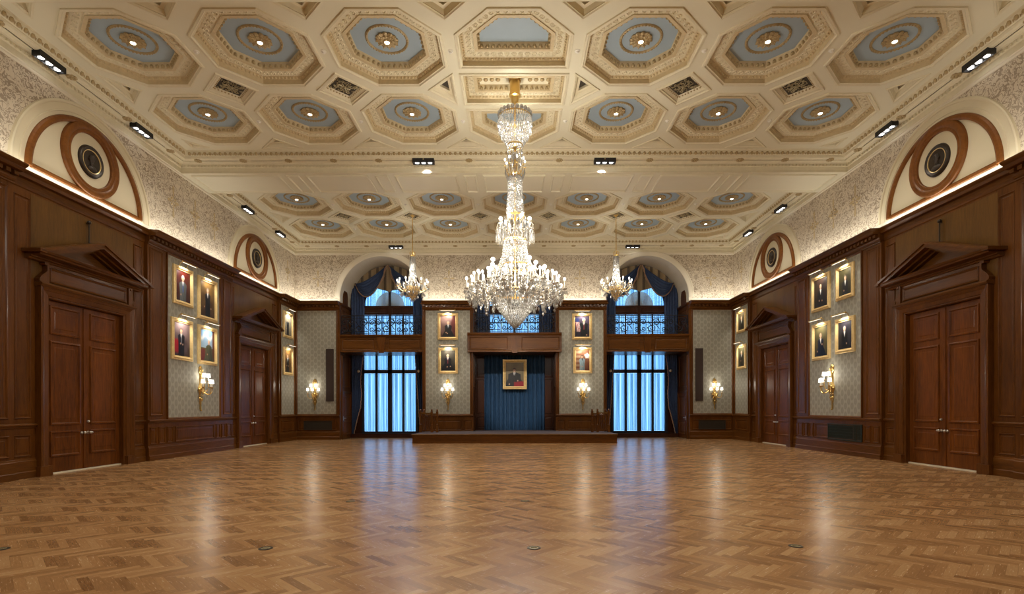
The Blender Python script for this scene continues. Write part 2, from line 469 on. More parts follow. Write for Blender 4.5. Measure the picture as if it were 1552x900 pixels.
# ================================================================== CEILING
OCT = 1.168
def octagon(a): 
    t = a * math.tan(PI / 8)
    return [(-t, -a), (t, -a), (a, -t), (a, t), (t, a), (-t, a), (-a, t), (-a, -t)]
DIA = .55
def diamond(a): return [(0, -a), (a, 0), (0, a), (-a, 0)]
holes = [[], [], []]
coffers = []       # (kind, centre, local polygon)
for bi, (y0, y1, rows) in enumerate(BAYS):
    ym = (rows[0] + rows[1]) / 2
    for cx in CX:
        for cy in rows:
            if bi == 1 and abs(cx) < .1: continue
            coffers.append(('octagon', bi, (cx, cy), octagon(OCT)))
    if bi == 1:
        t = OCT * math.tan(PI / 8)
        for sg, cy in ((1, rows[0]), (-1, rows[1])):
            q = [(-t, -OCT * sg), (t, -OCT * sg), (OCT, -t * sg), (OCT, .5 * sg), (-OCT, .5 * sg), (-OCT, -t * sg)]
            if sg < 0: q = q[::-1]
            coffers.append(('half', bi, (0, cy), q))
        coffers.append(('rectangle', bi, (0, ym), [(-1.2, -.55), (1.2, -.55), (1.2, .55), (-1.2, .55)]))
    for k in (-2.5, -1.5, -.5, .5, 1.5, 2.5):
        if bi == 1 and abs(k) < 1:
            sg = 1 if k > 0 else -1
            q = [(-.22 * sg, -.5), (.30 * sg, 0), (-.22 * sg, .5)]
            if sg < 0: q = q[::-1]
            coffers.append(('triangle', bi, (k * PX + .33 * sg, ym), q))
        else:
            coffers.append(('square', bi, (k * PX, ym), diamond(DIA)))
        for e, sg in ((y0 + .62, 1), (y1 - .62, -1)):
            q = [(-.46, 0), (.46, 0), (0, .46 * sg)]
            if sg < 0: q = q[::-1]
            coffers.append(('triangle', bi, (k * PX, e), q))
    for sg in (-1, 1):
        q = [(0, -.46), (0, .46), (-.46 * sg, 0)]
        if sg < 0: q = q[::-1]
        coffers.append(('triangle', bi, (sg * 9.72, ym), q))
        for e, s2 in ((y0 + .66, 1), (y1 - .66, -1)):
            q = [(0, 0), (-.3 * sg, 0), (0, .3 * s2)]
            if sg * s2 > 0: q = q[::-1]
            coffers.append(('triangle', bi, (sg * 9.62, e), q))
    for kd, bb, (cx, cy), q in coffers:
        if bb == bi: holes[bi].append([(cx + x, cy + y) for x, y in q])

b = MB()
for bi, (y0, y1, rows) in enumerate(BAYS):
    xi = XW - .46
    b.holes(lambda s, z, d: (s, z, d), [(-xi, y0 + .46), (xi, y0 + .46), (xi, y1 - .46), (-xi, y1 - .46)], holes[bi], ZC)
# beams between the bays, with their soffit panels
def beam(y0, y1, panels=True):
    b.loops([[(-XW, y, z), (XW, y, z)] for y, z in ((y0, ZC + .4), (y0, ZS), (y1, ZS), (y1, ZC + .4))], closed=False)
    if not panels: return
    Tb = lambda s, z, d: (s, z, ZS - d)
    xs = [-XW + .25]
    for k in (-2.5, -1.5, -.5, .5, 1.5, 2.5): xs += [k * PX - .42, k * PX - .20, k * PX + .20, k * PX + .42]
    xs.append(XW - .25)
    for a, c in zip(xs[::2], xs[1::2]):
        b.frame(Tb, a, c, y0 + .12, y1 - .12, [(0, 0), (.0, .04), (.035, .05), (.05, .01), (.06, .004)])
beam(16.46, 17.96); beam(8.3, 9.5, False); beam(YR, 1.2, False)
b.poly([(-XW - .3, YR - .3, ZC + .5), (XW + .3, YR - .3, ZC + .5), (XW + .3, YF + .3, ZC + .5), (-XW - .3, YF + .3, ZC + .5)])
ceiling = b.build('ceiling', 'cream'); tag(ceiling, 'cream coffered ceiling of three bays with octagonal blue coffers', 'ceiling', kind='structure')

# cornice running round each bay
CP = [(0, 0), (.02, 0), (.02, .04), (.008, .05), (.02, .16), (.05, .175), (.05, .235), (.075, .24), (.09, .27), (.12, .29), (.14, .27), (.16, .285), (.20, .287), (.20, .31), (.235, .31), (.235, .287), (.30, .287),
      (.345, .30), (.36, .34), (.36, .365), (.385, .375), (.43, .47), (.435, .50), (.46, .52)]
for bi, (y0, y1, rows) in enumerate(BAYS):
    b = MB(); rect = [(-XW, y0), (XW, y0), (XW, y1), (-XW, y1)]
    b.sweep(rect, CP, ZS, fill=False)
    if bi:
        # dentils, egg-and-dart and the round bosses of the slot
        for ax, fix, a0, a1, sg in (('x', y0, -XW, XW, 1), ('x', y1, -XW, XW, -1), ('y', -XW, y0, y1, 1), ('y', XW, y0, y1, -1)):
            def P(t, d, z): return (t, fix + sg * d, ZS + z) if ax == 'x' else (fix + sg * d, t, ZS + z)
            Tq = lambda s, z, d: P(s, d, z)
            n = int((a1 - a0 - .1) / .105)
            for k in range(n):
                t = a0 + .08 + (a1 - a0 - .16) * (k + .5) / n
                b.box(Tq, t - .03, t + .03, .178, .232, .045, .078)
            n = int((a1 - a0 - .9) / .155)
            b.mat = 1
            for k in range(n):
                t = a0 + .45 + (a1 - a0 - .9) * (k + .5) / n
                p = P(t, .408, .42)
                b.ball(p, .052, 6, 4)
                p = P(t + .077, .40, .415); b.octa(p, .022, .05)
            b.mat = 0
            n = 15 if ax == 'x' else 4
            b.mat = 2
            for k in range(n - 1):
                t0 = a0 + (a1 - a0) * (k + .5) / n + .2; t1 = a0 + (a1 - a0) * (k + 1.5) / n - .2
                b.box(Tq, t0, t1, .296, .306, .205, .232)
            b.mat = 0
            for k in range(n):
                t = a0 + (a1 - a0) * (k + .5) / n
                p = P(t, .25, .278); b.mat = 1
                for q in range(8):
                    b.ball((p[0] + .075 * math.cos(q * PI / 4), p[1] + .075 * math.sin(q * PI / 4), p[2]), .038, 6, 4, (1, 1, .7))
                b.ball(p, .045, 6, 4); b.mat = 0
    b.build('cornice_moulding', ['cream_moulding', 'gilt_plaster', 'grille_brown'], ceiling)

# ---- coffers
def along(poly, ins, pitch):
    q = inset_poly(poly, ins)
    for i in range(len(q)):
        a, c = Vector(q[i]), Vector(q[(i + 1) % len(q)])
        n = max(1, int(round((c - a).length / pitch)))
        for k in range(n):
            p = a.lerp(c, (k + .5) / n); yield p.x, p.y, math.atan2((c - a).y, (c - a).x)
def coffer_mesh(poly, kind):
    b = MB()
    big = kind in ('octagon', 'half', 'rectangle')
    if big:
        s = 1.0 if kind != 'rectangle' else .62
        W1 = .29 if kind != 'rectangle' else .22
        prof = [(-.10, 0), (-.092, -.028), (-.05, -.034), (-.03, -.006), (0, -.004), (0, .10), (.012, .10), (.055, .145), (.07, .15), (W1, .15), (W1, .128), (W1 + .07, .128), (W1 + .075, .14), (W1 + .12, .235), (W1 + .13, .26)]
        b.sweep(poly, prof[:5], 0, fill=False); b.mat = 4; b.sweep(poly, prof[4:9], 0, fill=False); b.mat = 0; b.sweep(poly, prof[8:11], 0, fill=False); b.mat = 4; b.sweep(poly, prof[10:], 0, fill=False)
        # scrolling guilloche on the flat band
        b.mat = 0
        for x, y, a in along(poly, .07 + (W1 - .07) * .5, .15):
            rr = .052
            lp = []
            for k in range(9):
                t = 2 * PI * k / 8
                lp.append([(x + (rr + .014 * math.cos(w)) * math.cos(t), y + (rr + .014 * math.cos(w)) * math.sin(t), .15 + .016 * math.sin(w)) for w in (0, PI * .5, PI, PI * 1.5)])
            b.loops(lp)
            b.ball((x, y, .148), .018, 5, 3)
        b.mat = 4
        for x, y, a in along(poly, .036, .085): b.ball((x, y, .122), .03, 5, 3)
        b.mat = 0
        for off in (.085, W1 - .02):
            for x, y, a in along(poly, off, .06): b.octa((x, y, .148), .014, .014)
        b.mat = 1
        for x, y, a in along(poly, W1 + .098, .125):
            b.ball((x, y, .185), .042, 6, 4)
        for x, y, a in along(poly, W1 + .090, .0625): b.octa((x, y, .175), .016, .04)
        b.mat = 2
        q = inset_poly(poly, W1 + .13)
        if kind != 'rectangle': b.poly([(p[0], p[1], .26) for p in q])
        else:
            b.mat = 0; b.poly([(p[0], p[1], .26) for p in q]); b.mat = 1
            for sx in (-.62, .62):
                for k in range(4): b.ball((sx + (k - 1.5) * .15, 0, .245), .06, 8, 5, (1, 1, .6))
        if kind == 'octagon':
            b.mat = 1
            Tc = lambda s, z, d: (s, z, .26 - d)
            b.arc(Tc, 0, 0, [(.41, 0), (.415, .018), (.44, .03), (.465, .018), (.47, 0)], 0, 2 * PI, 40, closed=False)
            for k in range(40):
                a = 2 * PI * k / 40; b.ball((.44 * math.cos(a), .44 * math.sin(a), .233), .022, 5, 3)
    else:
        w = .10 if kind == 'square' else .07
        prof = [(-.10, 0), (-.092, -.028), (-.05, -.034), (-.03, -.006), (0, -.004), (0, .02), (.02, .03), (w, .075), (w + .01, .09)]
        if kind == 'square':
            b.sweep(poly, prof, 0, fill=False)
            b.mat = 1
            for x, y, a in along(poly, w * .75, .075): b.ball((x, y, .065), .026, 5, 3)
            q = inset_poly(poly, w + .01)
        else:
            prof = [(-.07, 0), (-.066, -.022), (-.035, -.026), (-.015, -.004), (0, 0), (0, .02), (.01, .03), (.045, .10)]
            b.sweep(poly, prof, 0, fill=False)
            q = inset_poly(poly, .045)
            b.mat = 3
            c = sum((Vector(p) for p in q), Vector((0, 0))) / len(q)
            qq = [tuple(c + (Vector(p) - c) * .55) for p in q]
            b.mat = 0; b.loops([[(p[0], p[1], .10) for p in q], [(p[0], p[1], .10) for p in qq], [(p[0], p[1], .16) for p in qq]])
            b.mat = 3; b.poly([(p[0], p[1], .16) for p in qq]); return b
        b.mat = 3; b.poly([(p[0], p[1], .09) for p in q])
    return b
CM = ['cream_moulding', 'gilt_plaster', 'coffer_blue', 'grille_back', 'ochre_shade_plaster']
cache = {}
def grille_mesh():
    b = MB(); q = DIA - .16
    r2 = random.Random(3)
    for k in range(150):
        x, y = r2.uniform(-q, q), r2.uniform(-q, q)
        if abs(x) + abs(y) > q - .04: continue
        a = r2.uniform(0, 2 * PI); rr = r2.uniform(.03, .06)
        pts = [(x + rr * t * math.cos(a + t * 2.6), y + rr * t * math.sin(a + t * 2.6), .075) for t in (0, .4, .7, 1.0, 1.3)]
        pts = [p for p in pts if abs(p[0]) + abs(p[1]) < q]
        if len(pts) > 1: b.tube(pts, .011, 4)
    for k in range(8):
        a = k * PI / 4; b.tube([(0, 0, .065), (.16 * math.cos(a), .16 * math.sin(a), .075)], .014, 4)
    b.ball((0, 0, .065), .04, 8, 5)
    return b
for kd, bi, (cx, cy), q in coffers:
    if bi == 0 and kd in ('triangle',) : pass
    key = (kd, tuple(q))
    nm = {'octagon': 'octagonal_coffer', 'half': 'cut_octagon_coffer', 'rectangle': 'rectangular_coffer', 'square': 'square_coffer', 'triangle': 'triangular_coffer'}[kd]
    if key not in cache: cache[key] = coffer_mesh(q, kd).mesh(nm, CM)
    o = put(cache[key], nm, ceiling, (cx, cy, ZC))
    if kd == 'square' and bi:
        if 'g' not in cache: cache['g'] = grille_mesh().mesh('grille', 'grille_gilt')
        put(cache['g'], 'grille', o)

# ---- gilt rosettes with a downlight
b = MB()
for ring, (n, r0, sz, z) in enumerate(((12, .19, .062, .265), (10, .125, .055, .245))):
    for k in range(n):
        a = 2 * PI * (k + .5 * ring) / n
        c, s_ = math.cos(a), math.sin(a)
        b.ball((r0 * c, r0 * s_, z), sz, 8, 5, (1, 1, .55))
        b.tube([(.07 * c, .07 * s_, z - .02), ((r0 + .06) * c, (r0 + .06) * s_, z - .03)], .012, 4)
b.lathe((0, 0, .285), [(.20, 0), (.19, -.02), (.10, -.03), (.085, -.075), (.06, -.08), (.06, -.05)], 16, cap=False)
ros = b.mesh('rosette', 'gilt_plaster', smooth=True)
b = MB(); b.lathe((0, 0, .215), [(.052, 0), (.047, -.012), (.0, -.02)], 12, cap=False)
dl = b.mesh('bulb', 'downlight')
ORD = ['leftmost', 'second from the left', 'third from the left', 'middle', 'third from the right', 'second from the right', 'rightmost']
ROWN = {1: ('front row, near bay', 'back row, near bay'), 2: ('front row, far bay', 'back row, far bay')}
for bi in (1, 2):
    for ri, cy in enumerate(BAYS[bi][2]):
        for ci, cx in enumerate(CX):
            if bi == 1 and ci == 3: continue
            t = thing('ceiling_light', (cx, cy, ZC), f'gilt rosette downlight in blue octagon coffer, {ORD[ci]}, {ROWN[bi][ri]}', 'ceiling light', 'gilt rosette downlights in the coffers')
            put(ros, 'rosette', t, (0, 0, -.025)); put(dl, 'bulb', t, (0, 0, -.025))
            light('SPOT', (cx, cy, ZC + .12), 85, (1, .86, .64), .06, rot=(0, 0, 0), spot_size=math.radians(120), spot_blend=.6)
for cx in (-1.5 * PX, 1.5 * PX):  # added fill lamps in the out-of-frame bay, no chandeliers there
    light('POINT', (cx, 4.57, 6.75), 150, (1, .86, .64), .5)
for cx in CX[::2]:  # more unseen lamps added in that bay, its coffers have no rosettes
    for cy in BAYS[0][2]:
        light('SPOT', (cx, cy, ZC + .12), 170, (1, .86, .64), .06, rot=(0, 0, 0), spot_size=math.radians(120), spot_blend=.6)

# ---- small round fittings on the ribs
b = MB(); b.lathe((0, 0, 0), [(.06, 0), (.06, -.012), (.035, -.02), (.03, -.045), (.012, -.05)], 12)
spk = b.mesh('fitting', 'white_fitting', smooth=True)
GAP = ['leftmost', 'second from the left', 'third from the left', 'third from the right', 'second from the right', 'rightmost']
for bi in (1, 2):
    for ri, cy in enumerate(BAYS[bi][2]):
        for gi in range(6):
            cx = (gi - 2.5) * PX
            o = put(spk, 'ceiling_sprinkler', None, (cx, cy, ZC))
            tag(o, f'small white ceiling sprinkler head, {GAP[gi]} of six, {ROWN[bi][ri]}', 'sprinkler', 'ceiling sprinkler heads')

# ---- black triple spotlights in the cornice slot
bx = MB(); bx.box(T_id, -.33, .33, -.05, .05, -.09, .09)
for x0, x1 in ((-.33, -.29), (.29, .33)): bx.box(T_id, x0, x1, -.09, .05, -.09, .09)
bx.box(T_id, -.33, .33, -.09, .05, .075, .09); bx.box(T_id, -.33, .33, -.09, .05, -.09, -.075)
boxm = bx.mesh('housing', 'black_box')
bx = MB(); bx.lathe((0, 0, -.075), [(.062, .028), (.058, .0), (.04, .012), (0, .016)], 14, cap=False)
lampm = bx.mesh('lamp', 'spot_lamp')
def spotlight(x, y, rz, lab, aim, pw):
    z = ZS + .27
    t = thing('ceiling_spotlight', (x, y, z), lab, 'spotlight', 'black triple spotlights in the ceiling cornice')
    t.rotation_euler = (0, 0, rz)
    put(boxm, 'housing', t)
    for k in (-.2, 0, .2): put(lampm, 'lamp', t, (k, 0, 0))
    light('SPOT', (x, y, z - .12), pw, (1, .93, .82), .08, target=aim, spot_size=math.radians(75), spot_blend=.7)
for sg, side in ((-1, 'left'), (1, 'right')):
    for y, w in ((11.52, 'nearest the camera'), (14.37, 'just short of the ceiling beam'), (20.1, 'first past the ceiling beam'), (22.9, 'closest to the far wall')):
        spotlight(sg * 10.14, y, PI / 2, f'black triple spotlight in the {side} wall cornice, {w}', (sg * 6, y, 0), 60)
    spotlight(sg * 2.78, 16.2, 0, f'black triple spotlight under the ceiling beam, {side} of the big chandelier', (sg * 2.2, 14, 0), 60)
    light('SPOT', (sg * 2.78, 16.2, ZS + .15), 2600, (1, .93, .82), .08, target=(sg * .2, 26, 2.75), spot_size=math.radians(21), spot_blend=.7)
    spotlight(sg * 5.55, 24.75, 0, f'black triple spotlight above the far wall {side} arch', (sg * 4.5, 21, 0), 60)

# ================================================================== WALLS
WC = [(0, 6.14), (.03, 6.16), (.05, 6.20), (.055, 6.24), (.055, 6.34), (.22, 6.35), (.235, 6.38), (.25, 6.42), (.30, 6.45), (.32, 6.475), (.32, 6.50), (0, 6.52)]
def cornice(b, T, s0, s1, dw, dentil):
    b.extrude(T, s0, s1, [(-.1, 6.14)] + [(dw + d * (1 if dentil else .55), z) for d, z in WC] + [(-.1, 6.52)])
    if dentil:
        n = int((s1 - s0) / .17)
        for k in range(n):
            t = s0 + (s1 - s0) * (k + .5) / n
            b.box(T, t - .05, t + .05, 6.255, 6.335, dw + .05, dw + .15)
        b.extrude(T, s0, s1, [(dw, 6.10), (dw + .025, 6.11), (dw + .03, 6.14), (dw, 6.15)])
RAIL = [(0, 1.06), (.02, 1.07), (.03, 1.10), (.055, 1.115), (.06, 1.14), (.05, 1.155), (0, 1.165)]
BASE = [(0, 0), (.05, 0), (.05, .13), (.035, .15), (.03, .36), (.015, .38), (.01, .41), (0, .42)]
def rail(b, T, s0, s1, dw): b.extrude(T, s0, s1, [(dw + d, z) for d, z in RAIL])
def base(b, T, s0, s1, dw): b.extrude(T, s0, s1, [(dw + d, z) for d, z in BASE])

DOORS = (12.87, 21.1)
DH = 1.12      # half opening
LUN = (12.93, 21.25)
def side_wall(name, T, side):
    # plaster frieze and the masonry behind the panelling
    b = MB()
    b.poly([T(YR, 6.3, 0), T(YF, 6.3, 0), T(YF, ZS + .1, 0), T(YR, ZS + .1, 0)])
    w = b.build(name, 'frieze_paper'); tag(w, f'{side} wall: leaf-patterned frieze over dark panelling', 'wall', kind='structure')
    b = MB()
    b.box(T, YR - .2, YF + .3, -.1, ZC + .6, -.45, -.33)
    b.extrude(T, YR, YF, [(0, ZS - .075), (.02, ZS - .07), (.028, ZS - .04), (.022, ZS - .01), (.04, ZS + .01), (0, ZS + .02)])
    b.box(T, YR, YF, 6.44, 6.66, -.02, .012)
    b.build('plaster_moulding', 'plaster_white', w)
    # lunettes
    for k, c in enumerate(LUN):
        zc = 6.66
        b = MB()
        n = 48
        b.poly([T(c + 2.06 * math.cos(PI * i / n), zc + 2.06 * math.sin(PI * i / n), .022) for i in range(n + 1)])
        b.arc(T, c, zc, [(2.02, .02), (2.03, .05), (2.06, .06), (2.09, .05), (2.10, 0)], 0, PI, n, zmax=ZS + .03)
        b.arc(T, c, zc, [(1.84, .02), (1.85, .04), (1.87, .04), (1.88, .02)], 0, PI, n)
        lun = b.build('lunette', 'tympanum', w)
        b = MB()
        pr = [(1.61, .02), (1.615, .075), (1.66, .095), (1.72, .085), (1.75, .06), (1.755, .02)]
        b.arc(T, c, zc + .02, pr, 0, PI, 48)
        b.box(T, c - 1.62, c + 1.62, zc, zc + .06, .02, .075); b.box(T, c - 1.62, c + 1.62, zc + .06, zc + .10, .02, .05)
        b.build('wood_arch', 'wood_arch', lun)
        b = MB()
        b.arc(T, c, zc + .88, [(.62, .02), (.625, .07), (.66, .085), (.70, .075), (.72, .095), (.80, .11), (.855, .095), (.87, .07), (.87, .02)], 0, 2 * PI, 56)
        b.build('wood_ring', 'wood_arch', lun, smooth=True)
        # carved portrait medallion
        z0 = zc + .86
        t = thing('portrait_medallion', T(c, z0, .02), f'dark bronze round portrait medallion in the {side} wall {"near" if k == 0 else "far"} lunette', 'medallion', 'portrait medallions in the lunettes')
        b = MB(); b.arc(T, c, z0, [(.27, .02), (.275, .06), (.30, .075), (.34, .085), (.37, .065), (.385, .02)], 0, 2 * PI, 40)
        b.build('rim', 'bronze', t, smooth=True)
        b = MB(); b.arc(T, c, z0, [(.262, .03), (.264, .066), (.276, .07), (.282, .06)], 0, 2 * PI, 40); b.build('gilt_line', 'gold', t)
        b = MB(); b.poly([T(c + .27 * math.cos(2 * PI * i / 40), z0 + .27 * math.sin(2 * PI * i / 40), .045) for i in range(40)])
        def Tb(p): return T(c + p[0], z0 + p[1], .045 + p[2])
        for (x, y, rx, ry) in ((.0, .06, .085, .11), (.03, .10, .075, .08), (-.075, .045, .025, .03), (0, -.07, .05, .08), (.02, -.17, .15, .08)):
            q = MB(); q.ball((0, 0, 0), 1, 12, 8); i0 = len(b.v)
            b.v += [Tb((x + p[0] * rx, y + p[1] * ry, p[2] * .045)) for p in q.v]
            for f in q.f: b.face([i0 + i for i in f])
        b.build('profile_relief', 'bronze', t, smooth=True)
    # gilt stencil crosses on the frieze
    for s in (9.0, 16.1, 17.2, 18.3, 24.2):
        b = MB(); z = 7.78
        for a0 in (0, PI / 2, PI, 1.5 * PI):
            ln = .42 if a0 in (PI / 2, 1.5 * PI) else .2
            q = [(s + ln * math.cos(a0) + x * math.sin(a0), z + ln * math.sin(a0) - x * math.cos(a0)) for x in (-.05, 0, .05)]
            b.prism(T, [(s, z), q[0], (s + (ln + .08) * math.cos(a0), z + (ln + .08) * math.sin(a0)), q[2]], .002, .006)
        for a in range(4):
            b.ball(T(s + .12 * math.cos(a * PI / 2 + PI / 4), z + .12 * math.sin(a * PI / 2 + PI / 4), 0), .04, 6, 4)
        b.build('gilt_stencil', 'stencil', w)

    # ---- panelling
    b = MB()
    def stack(s0, s1, d, top=6.16): b.box(T, s0, s1, 0, top, -.3, d)
    # plain bays before the picture (seen only in reflections)
    stack(YR, 6.4, .0); stack(6.4, 10.86, .10)
    for s in [x * 1.0 for x in range(0, 10)]: b.panel(T, s, s + .8, 1.28, 6.0, .0 if s < 6 else .10)
    b.panel(T, 10.02, 10.72, 1.26, 6.02, .10, .05)
    b.panel(T, 9.86, 10.2, .47, .92, .10); b.panel(T, 10.3, 10.74, .47, .92, .10)
    # projecting bays
    stack(14.82, 19.26, .10); stack(23.08, YF, .10)
    for s0, s1 in ((14.90, 15.44), (18.66, 19.16)): b.panel(T, s0, s1, 1.27, 6.05, .10, .045)
    for s0, s1 in ((14.90, 15.16), (15.26, 15.52), (15.62, 15.88), (18.18, 18.42), (18.52, 18.76), (18.86, 19.16)): b.panel(T, s0, s1, .47, .94, .10, .03)
    b.panel(T, 16.0, 18.06, .47, .94, .10, .045)
    b.panel(T, 23.3, 24.6, .47, .94, .10, .04)
    # door recesses
    for c, e0, e1 in ((DOORS[0], 10.86, 14.82), (DOORS[1], 19.26, 23.08)):
        b.box(T, e0, c - DH - .03, 0, 6.16, -.3, 0); b.box(T, c + DH + .03, e1, 0, 6.16, -.3, 0); b.box(T, c - DH - .03, c + DH + .03, 3.96, 6.16, -.3, 0)
        for s0, s1 in ((e0 + .08, c - 1.54), (c + 1.54, e1 - .06)):
            if s1 - s0 < .12: continue
            b.panel(T, s0, s1, 1.27, 5.98, 0, .035); b.panel(T, s0, s1, .47, .92, 0, .03)
    b.build('wood_panelling', 'wood', w)
    b = MB()
    for c, e0, e1 in ((DOORS[0], 10.86, 14.82), (DOORS[1], 19.26, 23.08)):
        b.box(T, c - 1.52, c + 1.52, 4.3, 6.1, 0, .004)
    b.build('plain_board', 'wood_plain', w)
    b = MB()
    for s0, s1, d, dn in ((YR, 10.86, .10, True), (10.86, 14.82, 0, False), (14.82, 19.26, .10, True), (19.26, 23.08, 0, False), (23.08, YF, .10, True)):
        cornice(b, T, s0, s1, d, dn)
    b.build('wood_cornice', 'wood_horizontal', w)
    b = MB()
    for s0, s1, d in ((YR, 10.86, .10), (14.82, 19.26, .10), (23.08, YF, .10)): rail(b, T, s0, s1, d)
    for c, e0, e1 in ((DOORS[0], 10.86, 14.82), (DOORS[1], 19.26, 23.08)): rail(b, T, e0, c - 1.42, 0); rail(b, T, c + 1.42, e1, 0)
    b.build('chair_rail', 'wood_horizontal', w)
    b = MB()
    for s0, s1, d in ((YR, 10.86, .10), (14.82, 19.26, .10), (23.08, YF, .10)): base(b, T, s0, s1, d)
    for c, e0, e1 in ((DOORS[0], 10.86, 14.82), (DOORS[1], 19.26, 23.08)): base(b, T, e0, c - 1.42, 0); base(b, T, c + 1.42, e1, 0)
    o = b.build('baseboard_' + side, 'wood_horizontal'); tag(o, f'dark stained baseboard along the {side} wall', 'baseboard', kind='structure')
    # fabric-papered picture panels
    for s0, s1 in ((15.68, 18.40), (23.26, 24.62)):
        b = MB(); b.box(T, s0, s1, 1.21, 6.07, .08, .106); b.build('wallpaper_panel', 'panel_paper', w)
        b = MB(); b.frame(T, s0 - .06, s1 + .06, 1.15, 6.13, [(0, .10), (.0, .13), (.02, .145), (.045, .13), (.065, .106)], False); b.build('panel_moulding', 'wood', w)
    return w
wl = side_wall('wall_left', T_left, 'left')
wr = side_wall('wall_right', T_right, 'right')

# ---- doors of the side walls
def door(T, c, name, lab):
    t = thing(name, T(c, 0, 0), lab, 'door', kind='structure')
    prof = [(0, -.12), (0, .03), (.02, .05), (.05, .05), (.06, .07), (.17, .085), (.19, .10), (.22, .11), (.26, .13), (.30, .13), (.30, 0)]
    b = MB()
    lp = []
    for i, d in prof:
        lp.append([T(c - DH - i, 0, d), T(c - DH - i, 3.93 + i * .85, d), T(c + DH + i, 3.93 + i * .85, d), T(c + DH + i, 0, d)])
    b.loops(lp, closed=False)
    b.box(T, c - DH - .33, c - DH - .02, 0, .22, 0, .14); b.box(T, c + DH + .02, c + DH + .33, 0, .22, 0, .14)
    b.build('door_casing', 'wood', t)
    for sg in (-1, 1):
        s0, s1 = (c - DH, c - .006) if sg < 0 else (c + .006, c + DH)
        b = MB(); b.box(T, s0, s1, .035, 3.92, -.13, -.08)
        for z0, z1 in ((.38, .97), (1.10, 3.02), (3.16, 3.82)):
            b.frame(T, s0 + .14, s1 - .14, z0, z1, [(0, -.08), (.006, -.055), (.035, -.05), (.055, -.075), (.07, -.095), (.11, -.09), (.15, -.075)])
        if sg < 0: b.box(T, s1 - .05, s1 + .03, .04, 3.9, -.08, -.062)
        lf = b.build('door_leaf', 'wood_door', t)
        kx = c + sg * .085
        b = MB()
        for q, zz in enumerate((.90,)):
            p = T(kx, zz, -.08); pe = T(kx, zz, .0)
            b.tube([p, T(kx, zz, -.035)], .014, 8); b.tube([T(kx, zz, -.08), T(kx, zz, -.07)], .035, 12)
            b.ball(T(kx, zz, -.01), .034, 12, 8)
            b.ball(T(kx + sg * .075, zz, -.03), .026, 10, 7); b.tube([T(kx + sg * .075, zz, -.08), T(kx + sg * .075, zz, -.04)], .012, 8)
        b.build('door_knob', 'steel', lf, smooth=True)
        if sg > 0:
            b = MB(); b.tube([T(kx, 1.17, -.08), T(kx, 1.17, -.055)], .032, 12); b.ball(T(kx, 1.17, -.05), .022, 10, 6)
            b.build('lock', 'steel', lf, smooth=True)
    b = MB(); b.box(T, c - DH, c + DH, 0, .03, -.2, -.03); b.build('threshold', 'threshold', t)
    b = MB(); b.box(T, c - 1.24, c + 1.24, 4.18, 4.70, 0, .07); b.frame(T, c - 1.16, c + 1.16, 4.27, 4.62, [(0, .07), (.02, .10), (.05, .085), (.06, .072)])
    b.extrude(T, c - 1.44, c + 1.44, [(0, 4.14), (.15, 4.16), (.18, 4.20), (.17, 4.23), (0, 4.24)])
    b.build('frieze_board', 'wood_horizontal', t)
    for sg in (-1, 1):
        b = MB()
        pts = []
        for k in range(13):
            f = k / 12; z = 4.24 + f * .46
            out = .20 * (1 - f) ** 1.6 + .045 * math.sin(f * PI * 2.2)
            pts.append((c + sg * (1.24 + max(out, .01)), z))
        pts = [(c + sg * 1.2, 4.24)] + pts + [(c + sg * 1.2, 4.70)]
        b.prism(T, pts, .0, .12)
        b.tube([T(c + sg * 1.40, 4.285, .0), T(c + sg * 1.40, 4.285, .13)], .05, 12)
        b.tube([T(c + sg * 1.29, 4.66, .0), T(c + sg * 1.29, 4.66, .13)], .035, 10)
        b.build('scroll_bracket', 'wood', t)
    b = MB()
    HP = [(0, 4.68), (.10, 4.69), (.12, 4.72), (.16, 4.73), (.16, 4.76), (.34, 4.77), (.35, 4.80), (.38, 4.82), (.40, 4.86), (0, 4.87)]
    b.extrude(T, c - 1.68, c + 1.68, HP)
    b.prism(T, [(c - 1.5, 4.86), (c + 1.5, 4.86), (c, 5.40)], 0, .025)
    def chev(a, zb, ap, t_, d):
        zi = zb; ai = a - t_ * 2.9
        b.prism(T, [(c - a, zb), (c, ap), (c + a, zb), (c + ai, zi), (c, ap - t_), (c - ai, zi)], 0, d)
    chev(1.76, 4.845, 5.51, .06, .44); chev(1.60, 4.855, 5.455, .09, .40); chev(1.38, 4.86, 5.37, .06, .26); chev(1.22, 4.86, 5.31, .05, .13)
    for sg in (-1, 1): b.box(T, *sorted((c + sg * 1.60, c + sg * 1.76)), 4.80, 4.87, 0, .43)
    b.build('pediment', 'wood_horizontal', t)
    return t
door(T_left, DOORS[0], 'door_1', 'dark wood double door with pediment in the left wall, near the camera')
door(T_left, DOORS[1], 'door_2', 'dark wood double door with pediment at the far end of the left wall')
door(T_right, DOORS[0], 'door_3', 'dark wood double door with pediment in the right wall, near the camera')
door(T_right, DOORS[1], 'door_4', 'dark wood double door with pediment at the far end of the right wall')
for T, side in ((T_left, 'left'), (T_right, 'right')):
    b = MB(); s = 12.84
    b.tube([T(s, 5.44, .06), T(s, 5.98, .06)], .016, 8); b.ball(T(s, 6.0, .06), .045, 10, 7); b.tube([T(s, 5.98, 0), T(s, 5.98, .06)], .018, 8)
    o = b.build('ball_tipped_rod', 'bronze', smooth=True); tag(o, f'thin dark ball-tipped rod standing over the near {side} door pediment', 'rod')

# ---- rear wall
b = MB(); b.box(lambda s, z, d: (s, YR + d, z), -XW, XW, 0, ZC + .5, -.2, 0)
o = b.build('wall_rear', 'wood'); tag(o, 'plain dark panelled rear wall behind the viewer', 'wall', kind='structure')
